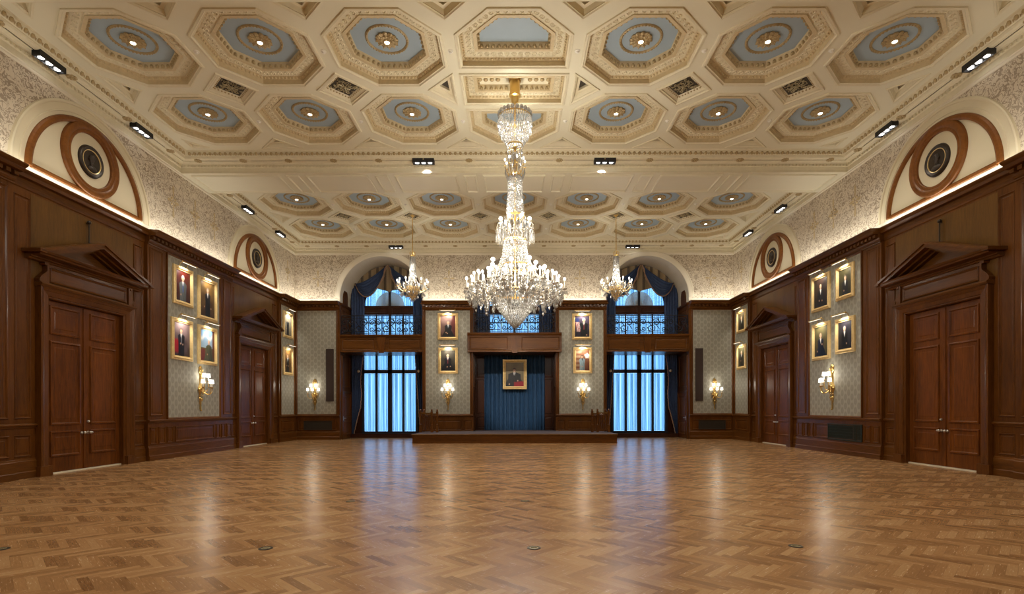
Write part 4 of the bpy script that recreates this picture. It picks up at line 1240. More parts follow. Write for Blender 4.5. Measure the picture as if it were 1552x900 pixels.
# ================================================================== PORTRAITS
def lerp3(a, b, t): return tuple(x + (y - x) * t for x, y in zip(a, b))
def sm(d, w=.02): 
    t = max(0., min(1., .5 - d / (2 * w))); return t * t * (3 - 2 * t)
def lin(c): return tuple((x / 255) ** 2.2 for x in c)
def paint_fn(sp, seed):
    """a painted figure: background, dress, head, hands, plus named extras; u to the right, v up"""
    r2 = random.Random(seed); k1, k2 = r2.uniform(0, 6), r2.uniform(0, 6)
    bg, bg2, suit = lin(sp['bg']), lin(sp.get('bg2', sp['bg'])), lin(sp['suit'])
    hx, hy, hr = sp.get('head', (.5, .76, .085))
    asp = sp['asp']           # height / width
    hair = lin(sp.get('hair', (70, 60, 52))); skin = lin(sp.get('skin', (205, 160, 130)))
    shirt = lin(sp.get('shirt', (225, 222, 215))); tie = lin(sp.get('tie', (60, 30, 35)))
    sh = sp.get('shoulder', 2.5) * hr; hip = sp.get('hip', 2.1) * hr
    seated = sp.get('seated', False); ex = sp.get('extra', ())
    def f(u, v):
        n = .5 + .25 * math.sin(u * 9 + k1 + 3 * math.sin(v * 5 + k2)) + .25 * math.sin(v * 13 + k2 + 2 * math.sin(u * 7))
        c = lerp3(bg, bg2, max(0, min(1, .75 * v + .35 * (n - .5))))
        y = (v - hy) * asp; x = u - hx          # width units
        if 'sky' in ex:
            if v > .42:
                c = lerp3(lin((150, 172, 190)), lin((92, 128, 165)), (v - .42) / .58)
                c = lerp3(c, lin((225, 215, 195)), sm(abs((v - .78) + .08 * math.sin(u * 12)) - .05, .08) * .7)
            else: c = lerp3(lin((70, 62, 45)), lin((105, 92, 66)), v * 2)
            c = lerp3(c, lin((92, 50, 34)), sm(.84 - u, .03)); c = lerp3(c, lin((110, 52, 44)), sm(max(u - .34, v - .38), .03))
        if 'redchair' in ex: c = lerp3(c, lin((150, 22, 34)), sm(max(u - .40, abs(v - .30) - .20), .05))
        if 'reddrape' in ex: c = lerp3(c, lin((84, 34, 28)), sm(.74 - u + .05 * math.sin(v * 8), .06))
        if 'flag' in ex and u < .42:
            m = sm(max(abs(u - .22 - .05 * math.sin(v * 6)) - .13, abs(v - .58) - .32), .03)
            st = .5 + .5 * math.sin((u * .9 + v * .25) * 75)
            fc = lerp3(lin((150, 30, 40)), lin((215, 205, 200)), 1 if st > .5 else 0)
            if v > .72: fc = lin((35, 45, 95))
            c = lerp3(c, fc, m)
        if 'books' in ex:
            m = sm(u - .40, .04); st = .5 + .5 * math.sin(u * 70)
            c = lerp3(c, lerp3(lin((120, 70, 50)), lin((200, 185, 150)), st * (.5 + .5 * math.sin(v * 30))), m * .8)
            c = lerp3(c, lin((228, 220, 205)), sm(((u - .82) ** 2 + ((v - .72) * asp) ** 2) ** .5 - .17 - .03 * math.sin(math.atan2(v - .72, u - .82) * 5), .05))
        if 'chairback' in ex: c = lerp3(c, lin(sp.get('chair', (90, 40, 28))), sm(max(abs(x) - sh * 1.15, (y + hr * 2.0), -y - hr * 6), .03))
        if 'glare' in ex: c = lerp3(c, lin((205, 195, 170)), sm(.86 - v + .2 * abs(u - .5), .12) * .8)  # lamp glare along the top painted into the canvas
        # dress
        ys = -y - hr * 1.25                    # below the chin
        if ys > 0:
            wdt = sh * min(1, (ys / (hr * 1.2)) ** .5) if ys < hr * 1.2 else sh - (sh - hip) * min(1, (ys - hr * 1.2) / (hr * 3.5))
            if seated: wdt += max(0, ys - hr * 4.0) * .55
            m = sm(abs(x) - wdt, .018)
            shade = .75 + .5 * sm(x + .02, .12) * .6 + .18 * math.sin(x * 38 + v * 17 + k1) * .5
            c = lerp3(c, tuple(q * shade for q in suit), m)
            # shirt and tie
            vw = hr * .62 * (1 - ys / (hr * 2.7))
            if vw > 0:
                c = lerp3(c, shirt, sm(abs(x) - vw, .012))
                if sp.get('tie'): c = lerp3(c, tie, sm(abs(x) - hr * .17 - .02 * ys, .010) * sm(-ys + hr * .05, .02))
            elif sp.get('longtie') and ys < hr * 4.6: c = lerp3(c, tie, sm(abs(x) - hr * .24, .012))
            # lapel lines and arms
            c = lerp3(c, tuple(q * .45 for q in suit), sm(abs(abs(x) - wdt * .66 + .01) - .006, .008) * m * .7 * (1 if ys > hr * 1.6 else 0))
        if 'redtable' in ex: c = lerp3(c, lin((140, 24, 34)), sm(max(.46 - u, v - .20 - .02 * math.sin(u * 9)), .03))
        for hxx, hyy in sp.get('hands', ()):
            d = ((u - hxx) ** 2 + ((v - hyy) * asp) ** 2) ** .5
            c = lerp3(c, lerp3(skin, tuple(q * .6 for q in skin), .35), sm(d - hr * .38, .015))
        # neck, head, hair
        c = lerp3(c, tuple(q * .7 for q in skin), sm(max(abs(x) - hr * .42, abs(y + hr * 1.05) - hr * .35), .012))
        d = ((x / (hr * .80)) ** 2 + (y / (hr * 1.12)) ** 2) ** .5 - 1
        if not sp.get('bald'):
            dh = ((x / (hr * .95)) ** 2 + ((y - hr * .22) / (hr * 1.12)) ** 2) ** .5 - 1
            c = lerp3(c, hair, sm(dh * hr, .012))
        else:
            dh = ((x / (hr * .93)) ** 2 + ((y + hr * .05) / (hr * .75)) ** 2) ** .5 - 1
            c = lerp3(c, hair, sm(dh * hr, .012))
        fm = sm(d * hr, .010)
        if not sp.get('bald'): fm *= 1 - sm(hr * .52 - y, .02) * .9
        face = tuple(q * (1.05 - .55 * max(0, x / hr)) for q in skin)
        for ex_ in (-.32, .32):
            de = (((x - ex_ * hr) / .18) ** 2 + ((y - .12 * hr) / .10) ** 2) ** .5
            face = lerp3(face, tuple(q * .32 for q in skin), sm(de * 1.0 - hr, .4 * hr) * .8)
        face = lerp3(face, tuple(q * .55 for q in skin), sm(max(abs(x - .04 * hr) - .09 * hr, abs(y + .20 * hr) - .22 * hr), .012) * .6)
        face = lerp3(face, lin((140, 70, 62)), sm(max(abs(x) - .26 * hr, abs(y + .56 * hr) - .06 * hr), .010) * .8)
        c = lerp3(c, face, fm)
        if sp.get('beard'): c = lerp3(c, hair, sm(max(abs(x) - hr * .62, abs(y + hr * .80) - hr * .34), .014) * (1 - sm(max(abs(x) - .3 * hr, abs(y + .56 * hr) - .1 * hr), .01)))
        return c
    return f

FR = [(0, 0), (0, .045), (.012, .06), (.03, .062), (.045, .05), (.06, .075), (.075, .08), (.09, .06), (.10, .035), (.115, .045), (.125, .04), (.13, .018)]
def portrait(T, s0, s1, z0, z1, d, flip, sp, lab, lamp=True, wires=False, scale=1.0):
    cs, cz = (s0 + s1) / 2, (z0 + z1) / 2
    t = thing('portrait', T(cs, cz, d), lab, 'painting', 'gilt framed portraits')
    b = MB(); b.frame(T, s0, s1, z0, z1, [(i * scale, d + q) for i, q in FR], False)
    nx = 14; 
    for k in range(nx):       # carved beads on the frame
        s = s0 + .08 * scale + (s1 - s0 - .16 * scale) * (k + .5) / nx
        for z in (z0 + .037 * scale, z1 - .037 * scale): b.ball(T(s, z, d + .055), .016, 5, 3)
    for k in range(int(nx * 1.2)):
        z = z0 + .08 * scale + (z1 - z0 - .16 * scale) * (k + .5) / int(nx * 1.2)
        for s in (s0 + .037 * scale, s1 - .037 * scale): b.ball(T(s, z, d + .055), .016, 5, 3)
    b.build('frame', 'gold', t)
    a0, a1, c0, c1 = s0 + .12 * scale, s1 - .12 * scale, z0 + .12 * scale, z1 - .12 * scale
    sp = dict(sp); sp['asp'] = (c1 - c0) / (a1 - a0)
    fn = paint_fn(sp, len(lab) * 7 + int(s0 * 10))
    nu, nv = 44, 58
    b = MB(); b.grid(lambda u, v: T(a0 + (a1 - a0) * u, c0 + (c1 - c0) * v, d + .02), nu, nv)
    o = b.build('canvas', 'oil_paint', t)
    at = o.data.color_attributes.new('Col', 'FLOAT_COLOR', 'POINT')
    for iv in range(nv + 1):
        for iu in range(nu + 1):
            u = iu / nu; u = 1 - u if flip else u
            at.data[iv * (nu + 1) + iu].color = (*[max(0, q) for q in fn(u, iv / nv)], 1)
    if lamp:
        b = MB()
        for k in (-.18, .18): b.tube([T(cs + k, z1 - .03, d + .02), T(cs + k, z1 + .10, d + .05), T(cs + k, z1 + .13, d + .14), T(cs + k, z1 + .10, d + .22)], .010, 6)
        b.tube([T(cs - .36, z1 + .10, d + .23), T(cs + .36, z1 + .10, d + .23)], .020, 8); 
        for k in (-.36, .36): b.ball(T(cs + k, z1 + .10, d + .23), .028, 6, 5)
        pl = b.build('picture_light', 'brass', t, smooth=True)
        b = MB(); b.box(T, cs - .32, cs + .32, z1 + .070, z1 + .080, d + .218, d + .242); b.build('lamp_tube', 'picture_lamp', pl)
        light('SPOT', T(cs, z1 + .04, d + .25), 38, (1, .86, .62), .05, target=T(cs, z1 - .40, d), spot_size=math.radians(125), spot_blend=.8)
    if wires:
        b = MB()
        for k in (-.35, .35): b.tube([T(cs + k, z1 - .02, d + .02), T(cs + k, 4.12, d + .02)], .004, 4)
        b.build('hanging_wire', 'steel', t)
    return t
DW = .106
A = 'left wall picture panel'; Bq = 'right wall picture panel'
portrait(T_left, 15.88, 16.85, 4.67, 5.85, DW, False, dict(bg=(52, 16, 12), bg2=(84, 28, 20), suit=(92, 96, 98), tie=(52, 84, 158), longtie=1, hair=(205, 200, 195), head=(.5, .76, .10), hands=((.36, .22),)), 'portrait of a white-haired man in grey suit and blue tie, dark red ground')
portrait(T_left, 17.12, 18.21, 4.42, 5.82, DW, False, dict(bg=(62, 42, 22), bg2=(122, 92, 48), suit=(20, 19, 22), head=(.52, .76, .075), hair=(120, 110, 100), hands=((.30, .28), (.74, .26))), 'portrait of a standing man in black dinner jacket on tan ground')
portrait(T_left, 15.79, 16.83, 2.97, 4.24, DW, False, dict(bg=(62, 48, 48), bg2=(135, 112, 112), suit=(26, 24, 32), head=(.46, .76, .085), tie=(120, 120, 130), longtie=1, hair=(95, 85, 80), hands=((.42, .38), (.55, .36)), extra=('redchair',)), 'portrait of a man in dark suit beside a bright red chair')
portrait(T_left, 17.12, 18.20, 2.94, 4.22, DW, False, dict(bg=(90, 80, 60), suit=(82, 82, 60), head=(.60, .62, .08), bald=1, hair=(190, 185, 178), seated=True, tie=(82, 82, 60), shirt=(96, 94, 70), hands=((.5, .22),), extra=('sky',)), 'portrait of a bald man in grey-green coat against blue sky')
portrait(T_right, 17.17, 18.22, 4.72, 5.92, DW, True, dict(bg=(24, 18, 15), bg2=(58, 42, 34), suit=(26, 22, 22), head=(.48, .72, .085), bald=1, hair=(110, 95, 85), seated=True, hands=((.38, .24), (.58, .22))), 'very dark portrait of a seated balding man, upper left on right wall panel')
portrait(T_right, 15.95, 16.84, 4.85, 5.90, DW, True, dict(bg=(40, 38, 24), bg2=(66, 60, 38), suit=(22, 22, 30), head=(.5, .66, .095), hair=(90, 80, 70), hands=((.4, .18),)), 'smaller portrait of a dark-suited man on olive ground, upper right of right wall panel')
portrait(T_right, 17.17, 18.20, 3.07, 4.31, DW, True, dict(bg=(58, 50, 30), bg2=(100, 92, 60), suit=(28, 32, 48), head=(.46, .70, .09), bald=1, hair=(150, 140, 130), seated=True, shirt=(215, 210, 200), hands=((.56, .40), (.22, .18)), extra=('chairback',), chair=(90, 72, 40)), 'portrait of a bald man seated in blue-black suit on green-gold ground, right wall')
portrait(T_right, 15.93, 16.88, 3.17, 4.27, DW, True, dict(bg=(28, 26, 30), bg2=(50, 46, 52), suit=(16, 15, 18), head=(.46, .74, .09), hair=(150, 145, 140), hands=((.6, .2),)), 'portrait of a grey-haired man in black coat, lower right on the right wall panel')
portrait(T_left, 23.42, 24.44, 4.66, 5.84, DW, False, dict(bg=(120, 112, 96), bg2=(185, 175, 152), suit=(24, 30, 42), head=(.5, .76, .07), hair=(120, 110, 100), extra=('glare',), hands=((.34, .32),)), 'narrow-seen portrait of a dark-suited man on pale ground, far end of the left wall, upper')
portrait(T_left, 23.42, 24.44, 2.99, 4.23, DW, False, dict(bg=(70, 48, 24), bg2=(126, 92, 48), suit=(22, 20, 22), head=(.48, .74, .08), hair=(80, 70, 60), hands=((.36, .3), (.6, .3))), 'portrait of a dark-suited man on golden brown ground, far end of the left wall, lower')
portrait(T_right, 23.42, 24.36, 4.88, 5.88, DW, True, dict(bg=(40, 34, 24), bg2=(82, 70, 46), suit=(18, 17, 19), head=(.5, .70, .09), hair=(120, 110, 100), shirt=(225, 222, 210)), 'smaller dark portrait of a man in black, far end of the right wall, upper')
portrait(T_right, 23.42, 24.36, 3.22, 4.32, DW, True, dict(bg=(44, 40, 28), bg2=(86, 80, 54), suit=(20, 20, 22), head=(.48, .74, .085), hair=(150, 142, 130), hands=((.4, .3),)), 'dark olive portrait of a man in black, far end of the right wall, lower')
portrait(T_far, -3.62, -2.66, 4.70, 5.96, .086, False, dict(bg=(88, 62, 56), bg2=(142, 112, 104), suit=(26, 24, 26), head=(.52, .68, .095), hair=(120, 112, 105), seated=True, tie=(90, 100, 120), hands=((.38, .22), (.46, .18)), extra=('reddrape',)), 'portrait of a seated man in dark suit on mauve-brown ground, far wall left pier, upper')
portrait(T_far, -3.60, -2.67, 3.11, 4.33, .086, False, dict(bg=(34, 30, 26), bg2=(82, 76, 64), suit=(20, 22, 28), head=(.48, .74, .095), bald=1, hair=(170, 160, 150), tie=(120, 50, 55), longtie=1, seated=True, hands=((.44, .20), (.66, .22))), 'portrait of a bald man in navy suit with red tie, far wall left pier, lower')
portrait(T_far, 2.72, 3.66, 4.70, 5.93, .086, False, dict(bg=(30, 26, 40), bg2=(84, 70, 88), suit=(16, 18, 20), head=(.62, .80, .11), hair=(215, 210, 205), tie=(120, 50, 50), longtie=1, hands=((.80, .10),), extra=('flag',)), 'portrait of a white-haired man in dark suit beside a striped flag')
portrait(T_far, 2.77, 3.66, 3.11, 4.33, .086, False, dict(bg=(92, 52, 36), bg2=(140, 96, 70), suit=(132, 152, 160), head=(.46, .68, .085), hair=(50, 38, 34), shirt=(24, 24, 28), hands=((.38, .22), (.5, .20)), extra=('books',), skin=(195, 150, 120)), 'portrait of a dark-haired woman in pale blue-grey jacket before bookshelves')
portrait(lambda s, z, d: (s, 26.02 - d, z), -.58, .60, 2.40, 3.87, 0, False, dict(bg=(104, 86, 58), bg2=(140, 126, 92), suit=(40, 37, 36), shoulder=3.7, hip=3.9, head=(.48, .67, .09), hair=(26, 22, 20), shirt=(235, 230, 222), tie=(24, 22, 22), seated=True, hands=((.66, .24), (.2, .10)), extra=('redtable',)), 'large gilt framed portrait of a seated man in black hung before the blue stage drape', lamp=False, wires=True, scale=1.15)

# ================================================================== WALL SCONCES
def sconce(T, s, d, lab):
    zc = 2.1
    t = thing('wall_sconce', T(s, zc, d), lab, 'wall light', 'gilt wall sconces')
    b = MB()
    pts = []
    prof = [(.02, -.66), (.03, -.6), (.015, -.52), (.05, -.42), (.03, -.36), (.07, -.24), (.05, -.14), (.10, -.02), (.12, .06), (.08, .12), (.05, .2), (.06, .34), (.04, .44), (.07, .55), (.05, .64), (.08, .70), (.02, .76)]
    lp = []
    for w, h in prof: lp.append([T(s - w, zc + h, d), T(s - w * .6, zc + h, d + .04 + w * .2), T(s + w * .6, zc + h, d + .04 + w * .2), T(s + w, zc + h, d)])
    b.loops(lp, True, True)
    for q, h, r in ((0, -.68, .03), (-.10, .0, .045), (.10, .0, .045), (0, .04, .07), (-.07, .62, .03), (.07, .62, .03), (0, -.32, .045), (0, .45, .04), (-.06, -.2, .03), (.06, -.2, .03)):
        b.ball(T(s + q, zc + h, d + .04), r, 8, 5)
    for sg in (-1, 1):
        b.tube([T(s + sg * .02, zc + .5, d + .03), T(s + sg * .10, zc + .58, d + .03), T(s + sg * .07, zc + .68, d + .03), T(s, zc + .7, d + .03)], .014, 5)
        b.tube([T(s + sg * .03, zc - .2, d + .03), T(s + sg * .10, zc - .30, d + .04), T(s + sg * .04, zc - .42, d + .03)], .014, 5)
    b.build('backplate', 'brass', t, smooth=True)
    for dx, dd, h in ((-.25, .20, .12), (.0, .30, .12), (.25, .20, .12), (-.12, .16, .32), (.12, .16, .32)):
        b = MB()
        pts = []
        for k in range(11):
            f = k / 10
            pts.append(T(s + dx * (f ** .8), zc - .02 + (h - .16) * f * f - .13 * math.sin(PI * f) + (.1 if h > .2 else 0) * (1 - f), d + .05 + dd * math.sin(f * PI / 2)))
        pts.append(T(s + dx, zc + h - .06, d + .05 + dd))
        b.tube(pts, .013, 6)
        p = T(s + dx, zc + h - .06, d + .05 + dd); b.lathe(p, [(.012, -.02), (.045, .0), (.05, .02), (.03, .025)], 10)
        a = b.build('arm', 'brass', t, smooth=True)
        b = MB(); b.lathe(p, [(.018, .02), (.018, .15), (.0, .155)], 8); b.build('candle', 'candle', a)
        b = MB(); b.lathe(p, [(.066, .135), (.052, .27)], 14, cap=False); b.build('lamp_shade', 'shade_lit', a, smooth=True)
    light('POINT', T(s, zc + .46, d + .26), 8, (1, .80, .52), .10)
sconce(T_left, 17.27, DW, 'five-light gilt wall sconce below the left wall portraits')
sconce(T_right, 17.08, DW, 'five-light gilt wall sconce below the right wall portraits')
sconce(T_far, -9.42, .086, 'five-light gilt wall sconce beside the left speaker strip, far wall')
sconce(T_far, -3.14, .086, 'five-light gilt wall sconce under the left pier portraits, far wall')
sconce(T_far, 3.22, .086, 'five-light gilt wall sconce under the right pier portraits, far wall')
sconce(T_far, 9.43, .086, 'five-light gilt wall sconce beside the right speaker strip, far wall')

# ================================================================== CHANDELIERS
def strings(b, prof, n, bead, step, x=0, y=0, jit=.3):
    """bead strings hung along profile [(r,z)] round the axis"""
    seg = []
    for (r0, z0), (r1, z1) in zip(prof[:-1], prof[1:]):
        ln = math.hypot(r1 - r0, z1 - z0); k = max(1, int(ln / step))
        seg += [(r0 + (r1 - r0) * q / k, z0 + (z1 - z0) * q / k) for q in range(k)]
    for i in range(n):
        a = 2 * PI * i / n
        for r, z in seg:
            aa = a + R.uniform(-jit, jit) / n
            s = bead * R.uniform(.75, 1.2)
            b.octa((x + r * math.cos(aa), y + r * math.sin(aa), z + R.uniform(-.3, .3) * step), s, s * 1.35, R.uniform(0, 1.5))
def prisms(b, r, z, n, ln, w, x=0, y=0, drop=0):
    for i in range(n):
        a = 2 * PI * i / n + R.uniform(-.02, .02); l = ln * R.uniform(.85, 1.1)
        c = (x + r * math.cos(a), y + r * math.sin(a), z - l * .5)
        b.octa(c, w, l * .5, a); b.octa((c[0], c[1], z + .015), w * .7, w * .8, a)
def big_chandelier():
    cx, cy = 0.02, 13.0
    t = thing('chandelier', (cx, cy, 9.6), 'huge tiered crystal chandelier hanging in the middle of the hall', 'chandelier')
    o3 = lambda z: (cx, cy, z)
    b = MB(); b.lathe(o3(0), [(.15, 9.60), (.15, 9.52), (.125, 9.50), (.125, 9.20), (.145, 9.18), (.145, 9.14), (.10, 9.12), (.085, 9.00), (.03, 8.94)], 24); b.build('canopy', 'brass', t, smooth=True)
    b = MB(); b.lathe(o3(0), [(.035, 8.98), (.035, 8.70)], 10); b.lathe(o3(0), [(.022, 8.7), (.022, 4.2)], 8)
    for z, r in ((7.9, .06), (7.45, .07), (6.3, .06), (5.4, .08)): b.lathe(o3(z), [(.02, -.08), (r, 0), (.02, .08)], 12)
    b.build('rod', 'brass', t, smooth=True)
    # crown
    b = MB()
    for k in range(22):
        a = 2 * PI * k / 22; b.ball((cx + .385 * math.cos(a), cy + .385 * math.sin(a), 8.70), .052, 8, 5, (1, 1, 1.15))
    b.build('crown_rim', 'crystal', t)
    b = MB(); b.lathe(o3(0), [(.38, 8.66), (.40, 8.64), (.38, 8.62)], 28, cap=False); b.build('crown_hoop', 'brass', t); b = MB(); b.lathe(o3(0), [(.19, 7.96), (.20, 7.94), (.19, 7.92)], 20, cap=False); b.build('crown_hoop', 'brass', t)
    b = MB(); strings(b, [(.385, 8.64), (.415, 8.52), (.42, 8.38), (.37, 8.24), (.28, 8.08), (.19, 7.94)], 46, .019, .034)
    for z, r in ((8.45, .425), (8.30, .40), (8.16, .34), (8.03, .25)): prisms(b, r, z + .04, int(r * 90), .11, .016, cx, cy)
    bb = MB(); bb.v = [(x if False else x, y, z) for x, y, z in b.v]; 
    b.v = [(x + (cx if abs(y) < 5 else 0), y + (cy if abs(y) < 5 else 0), z) for x, y, z in b.v]
    o = b.build('crown_basket', 'crystal', t); o['kind'] = 'stuff'
    # neck with glass ball
    b = MB(); strings(b, [(.18, 7.94), (.17, 7.6), (.15, 7.42)], 14, .017, .045); b.v = [(x + cx, y + cy, z) for x, y, z in b.v]
    b.ball(o3(7.68), .095, 14, 9); o = b.build('neck_strings', 'crystal', t); o['kind'] = 'stuff'
    # small candle tier
    arm = None
    for k in range(8):
        a = 2 * PI * k / 8 + .2
        d = Vector((math.cos(a), math.sin(a), 0)); c0 = Vector((cx, cy, 0))
        b = MB(); pts = []
        for q in range(9):
            f = q / 8; pts.append(c0 + d * (.08 + .17 * f) + Vector((0, 0, 7.28 - .12 * math.sin(PI * f) + .12 * f)))
        b.tube(pts, .010, 6); p = tuple(pts[-1]); b.lathe(p, [(.01, 0), (.03, .01), (.03, .02)], 8)
        am = b.build('upper_arm', 'brass', t, smooth=True)
        b = MB(); b.lathe(p, [(.012, .02), (.012, .13)], 6); b.build('candle', 'candle', am)
        b = MB(); b.ball((p[0], p[1], p[2] + .165), .022, 8, 6, (1, 1, 1.7)); b.build('bulb', 'bulb', am, smooth=True)
    b = MB(); prisms(b, .24, 7.36, 16, .20, .016); prisms(b, .20, 7.22, 14, .16, .016); prisms(b, .12, 7.5, 10, .14, .016); b.v = [(x + cx, y + cy, z) for x, y, z in b.v]
    o = b.build('upper_drops', 'crystal', t); o['kind'] = 'stuff'
    b = MB(); b.lathe(o3(0), [(.17, 7.19), (.185, 7.17), (.17, 7.14)], 24, cap=False); b.lathe(o3(0), [(.215, 6.23), (.235, 6.21), (.215, 6.18)], 24, cap=False); b.lathe(o3(0), [(.27, 5.62), (.30, 5.6), (.27, 5.56)], 24, cap=False)
    b.lathe(o3(0), [(.56, 4.33), (.60, 4.30), (.56, 4.27)], 36, cap=False); b.lathe(o3(0), [(.40, 4.98), (.42, 4.96), (.40, 4.94)], 28, cap=False); b.build('hoop', 'brass', t)
    b = MB(); strings(b, [(.165, 7.15), (.175, 6.8), (.215, 6.22)], 44, .017, .027); b.v = [(x + cx, y + cy, z) for x, y, z in b.v]
    o = b.build('column_strings', 'crystal', t); o['kind'] = 'stuff'
    # middle tier: globes and hanging prisms
    for k in range(8):
        a = 2 * PI * (k + .5) / 8; d = Vector((math.cos(a), math.sin(a), 0)); c0 = Vector((cx, cy, 0))
        b = MB(); pts = [c0 + d * (.1 + .28 * f) + Vector((0, 0, 5.90 - .10 * math.sin(PI * f) + .10 * f)) for f in [q / 8 for q in range(9)]]
        b.tube(pts, .013, 6)
        pts2 = [c0 + d * (.38 + .10 * math.sin(q * .5)) + Vector((0, 0, 5.98 - .05 * q + .06 * math.sin(q))) for q in range(6)]
        b.tube(pts2, .010, 5)
        p = pts[-1]; b.lathe(tuple(p), [(.012, 0), (.045, .02), (.045, .03), (.012, .04)], 10)
        am = b.build('middle_arm', 'crystal_arm', t, smooth=True)
        b = MB(); b.ball((p.x, p.y, p.z + .09), .048, 10, 7); b.build('globe', 'bulb_globe', am, smooth=True)
    b = MB()
    for z, r, n, l in ((6.14, .26, 22, .18), (6.02, .34, 26, .16), (5.90, .44, 32, .24), (5.78, .47, 32, .26), (5.72, .40, 26, .20), (5.86, .30, 20, .24)): prisms(b, r, z, n, l, .018)
    b.v = [(x + cx, y + cy, z) for x, y, z in b.v]; o = b.build('middle_drops', 'crystal', t); o['kind'] = 'stuff'
    # tent of bead strings
    b = MB(); strings(b, [(.27, 5.60), (.31, 5.25), (.41, 4.97)], 48, .017, .034); strings(b, [(.42, 4.97), (.60, 4.62), (.62, 4.35)], 40, .018, .050); b.v = [(x + cx, y + cy, z) for x, y, z in b.v]
    o = b.build('tent_strings', 'crystal', t); o['kind'] = 'stuff'
    # inner ring of globes
    for k in range(10):
        a = 2 * PI * k / 10 + .15; d = Vector((math.cos(a), math.sin(a), 0)); c0 = Vector((cx, cy, 0))
        r = .56 if k % 2 else .74
        b = MB(); pts = [c0 + d * (.25 + (r - .25) * f) + Vector((0, 0, 4.52 - .16 * math.sin(PI * f) + .30 * f)) for f in [q / 8 for q in range(9)]]
        b.tube(pts, .014, 6); p = pts[-1]; b.tube([p, p + Vector((0, 0, .12))], .016, 6); b.lathe(tuple(p), [(.012, -.02), (.06, .0), (.06, .015), (.012, .02)], 10)
        am = b.build('inner_arm', 'crystal_arm', t, smooth=True)
        b = MB(); b.ball((p.x, p.y, p.z + .17), .052, 10, 7); b.build('globe', 'bulb_globe', am, smooth=True)
    # outer arms with candle clusters
    b = MB(); ct = [(.82, 0.0, .22), (1.06, .17, .13), (1.06, -.17, .13), (1.22, .05, .02)]
    for r, off, zz in ct:
        pts = []
        for q in range(11):
            f = q / 10; pts.append((.5 + (r - .5) * f, off * f, 4.30 - .17 * math.sin(PI * f) + (zz + .02) * f))
        b.tube(pts, .013, 6); b.lathe(pts[-1], [(.012, -.02), (.055, .0), (.058, .015), (.014, .02)], 10)
    for sg in (-1, 1):
        pts = [(.85 + .11 * math.cos(q * .45) * (1 - q / 22), sg * .10 + .02 * q / 16, 4.24 + .11 * math.sin(q * .45) * (1 - q / 22)) for q in range(17)]
        b.tube(pts, .010, 5)
    arm_me = b.mesh('outer_arm', 'crystal_arm', smooth=True)
    b = MB(); b.lathe((0, 0, 0), [(.016, .015), (.016, .22), (0, .225)], 7); cm = b.mesh('candle', 'candle', smooth=True)
    b = MB(); b.ball((0, 0, .262), .031, 8, 6, (1, 1, 1.3)); bm_ = b.mesh('bulb', 'bulb', smooth=True)
    b = MB()
    for r, off, zz in ct:
        prisms(b, .06, 4.30 + zz, 9, .13, .014, r, off)
        b.octa((r, off, 4.30 + zz + .03), .055, .03)
    for x_, y_, z_, l in ((1.02, 0, 4.18, .30), (.74, .05, 4.08, .30), (1.14, .12, 4.22, .18), (1.14, -.12, 4.22, .18), (.9, -.12, 4.2, .16), (.9, .12, 4.2, .16)):
        for q in range(6):
            a = q * PI / 3; b.octa((x_ + .03 * math.cos(a), y_ + .03 * math.sin(a), z_ - l * .35), .014, l * .32, a)
        b.octa((x_, y_, z_ - l * .85), .03, .055); b.octa((x_, y_, z_), .035, .04)
    for q in range(70):
        f = R.random(); r = .55 + .6 * f; b.octa((r, R.uniform(-.2, .2) * f, 4.30 + R.uniform(-.12, .22)), .02, R.uniform(.025, .05), R.random())
    drop_me = b.mesh('arm_drops', 'crystal')
    for k in range(12):
        a = 2 * PI * (k + .5) / 12
        am = put(arm_me, 'outer_arm', t, (0, 0, -9.6), (0, 0, a)); WORLD_LOC[am.name] = (cx, cy, 0)
        for r, off, zz in ct:
            put(cm, 'candle', am, (r, off, 4.30 + zz)); put(bm_, 'bulb', am, (r, off, 4.30 + zz))
        put(drop_me, 'arm_drops', am)['kind'] = 'stuff'
    # stepped bowl of prisms
    b = MB()
    for z, r, n in ((4.36, .62, 58), (4.27, .58, 56), (4.19, .55, 54), (4.11, .51, 50), (4.03, .46, 46), (3.95, .40, 42), (3.88, .34, 36), (3.81, .285, 32), (3.74, .235, 28), (3.68, .185, 22), (3.62, .135, 18), (3.57, .085, 12)):
        prisms(b, r, z, n, .115, .020); prisms(b, r - .03, z - .03, n, .10, .018)
    prisms(b, .03, 3.55, 6, .12, .016)
    for z, r, n in ((4.70, .58, 40), (4.58, .64, 44), (4.48, .66, 44), (4.80, .50, 36)): prisms(b, r, z, n, .14, .020)
    b.v = [(x + cx, y + cy, z) for x, y, z in b.v]; o = b.build('bowl_prisms', 'crystal', t); o['kind'] = 'stuff'
    for k in range(8):
        a = 2 * PI * k / 8; light('POINT', (cx + 1.0 * math.cos(a), cy + 1.0 * math.sin(a), 4.92), 42, (1, .85, .62), .12)
    light('POINT', (cx, cy, 4.45), 9, (1, .87, .66), .25); light('POINT', (cx, cy, 5.15), 3, (1, .87, .66), .12)
    light('POINT', (cx, cy, 5.82), 4, (1, .87, .66), .12); light('POINT', (cx, cy, 8.3), 44, (1, .9, .72), .1); light('POINT', (cx, cy, 6.9), 18, (1, .9, .72), .06); light('POINT', (cx, cy, 6.5), 12, (1, .9, .72), .06); light('POINT', (cx, cy, 4.0), 20, (1, .9, .72), .1)
    for a in (0, 2.1, 4.2): light('POINT', (cx + .5 * math.cos(a), cy + .5 * math.sin(a), 6.12), 9, (1, .86, .64), .1)
big_chandelier()
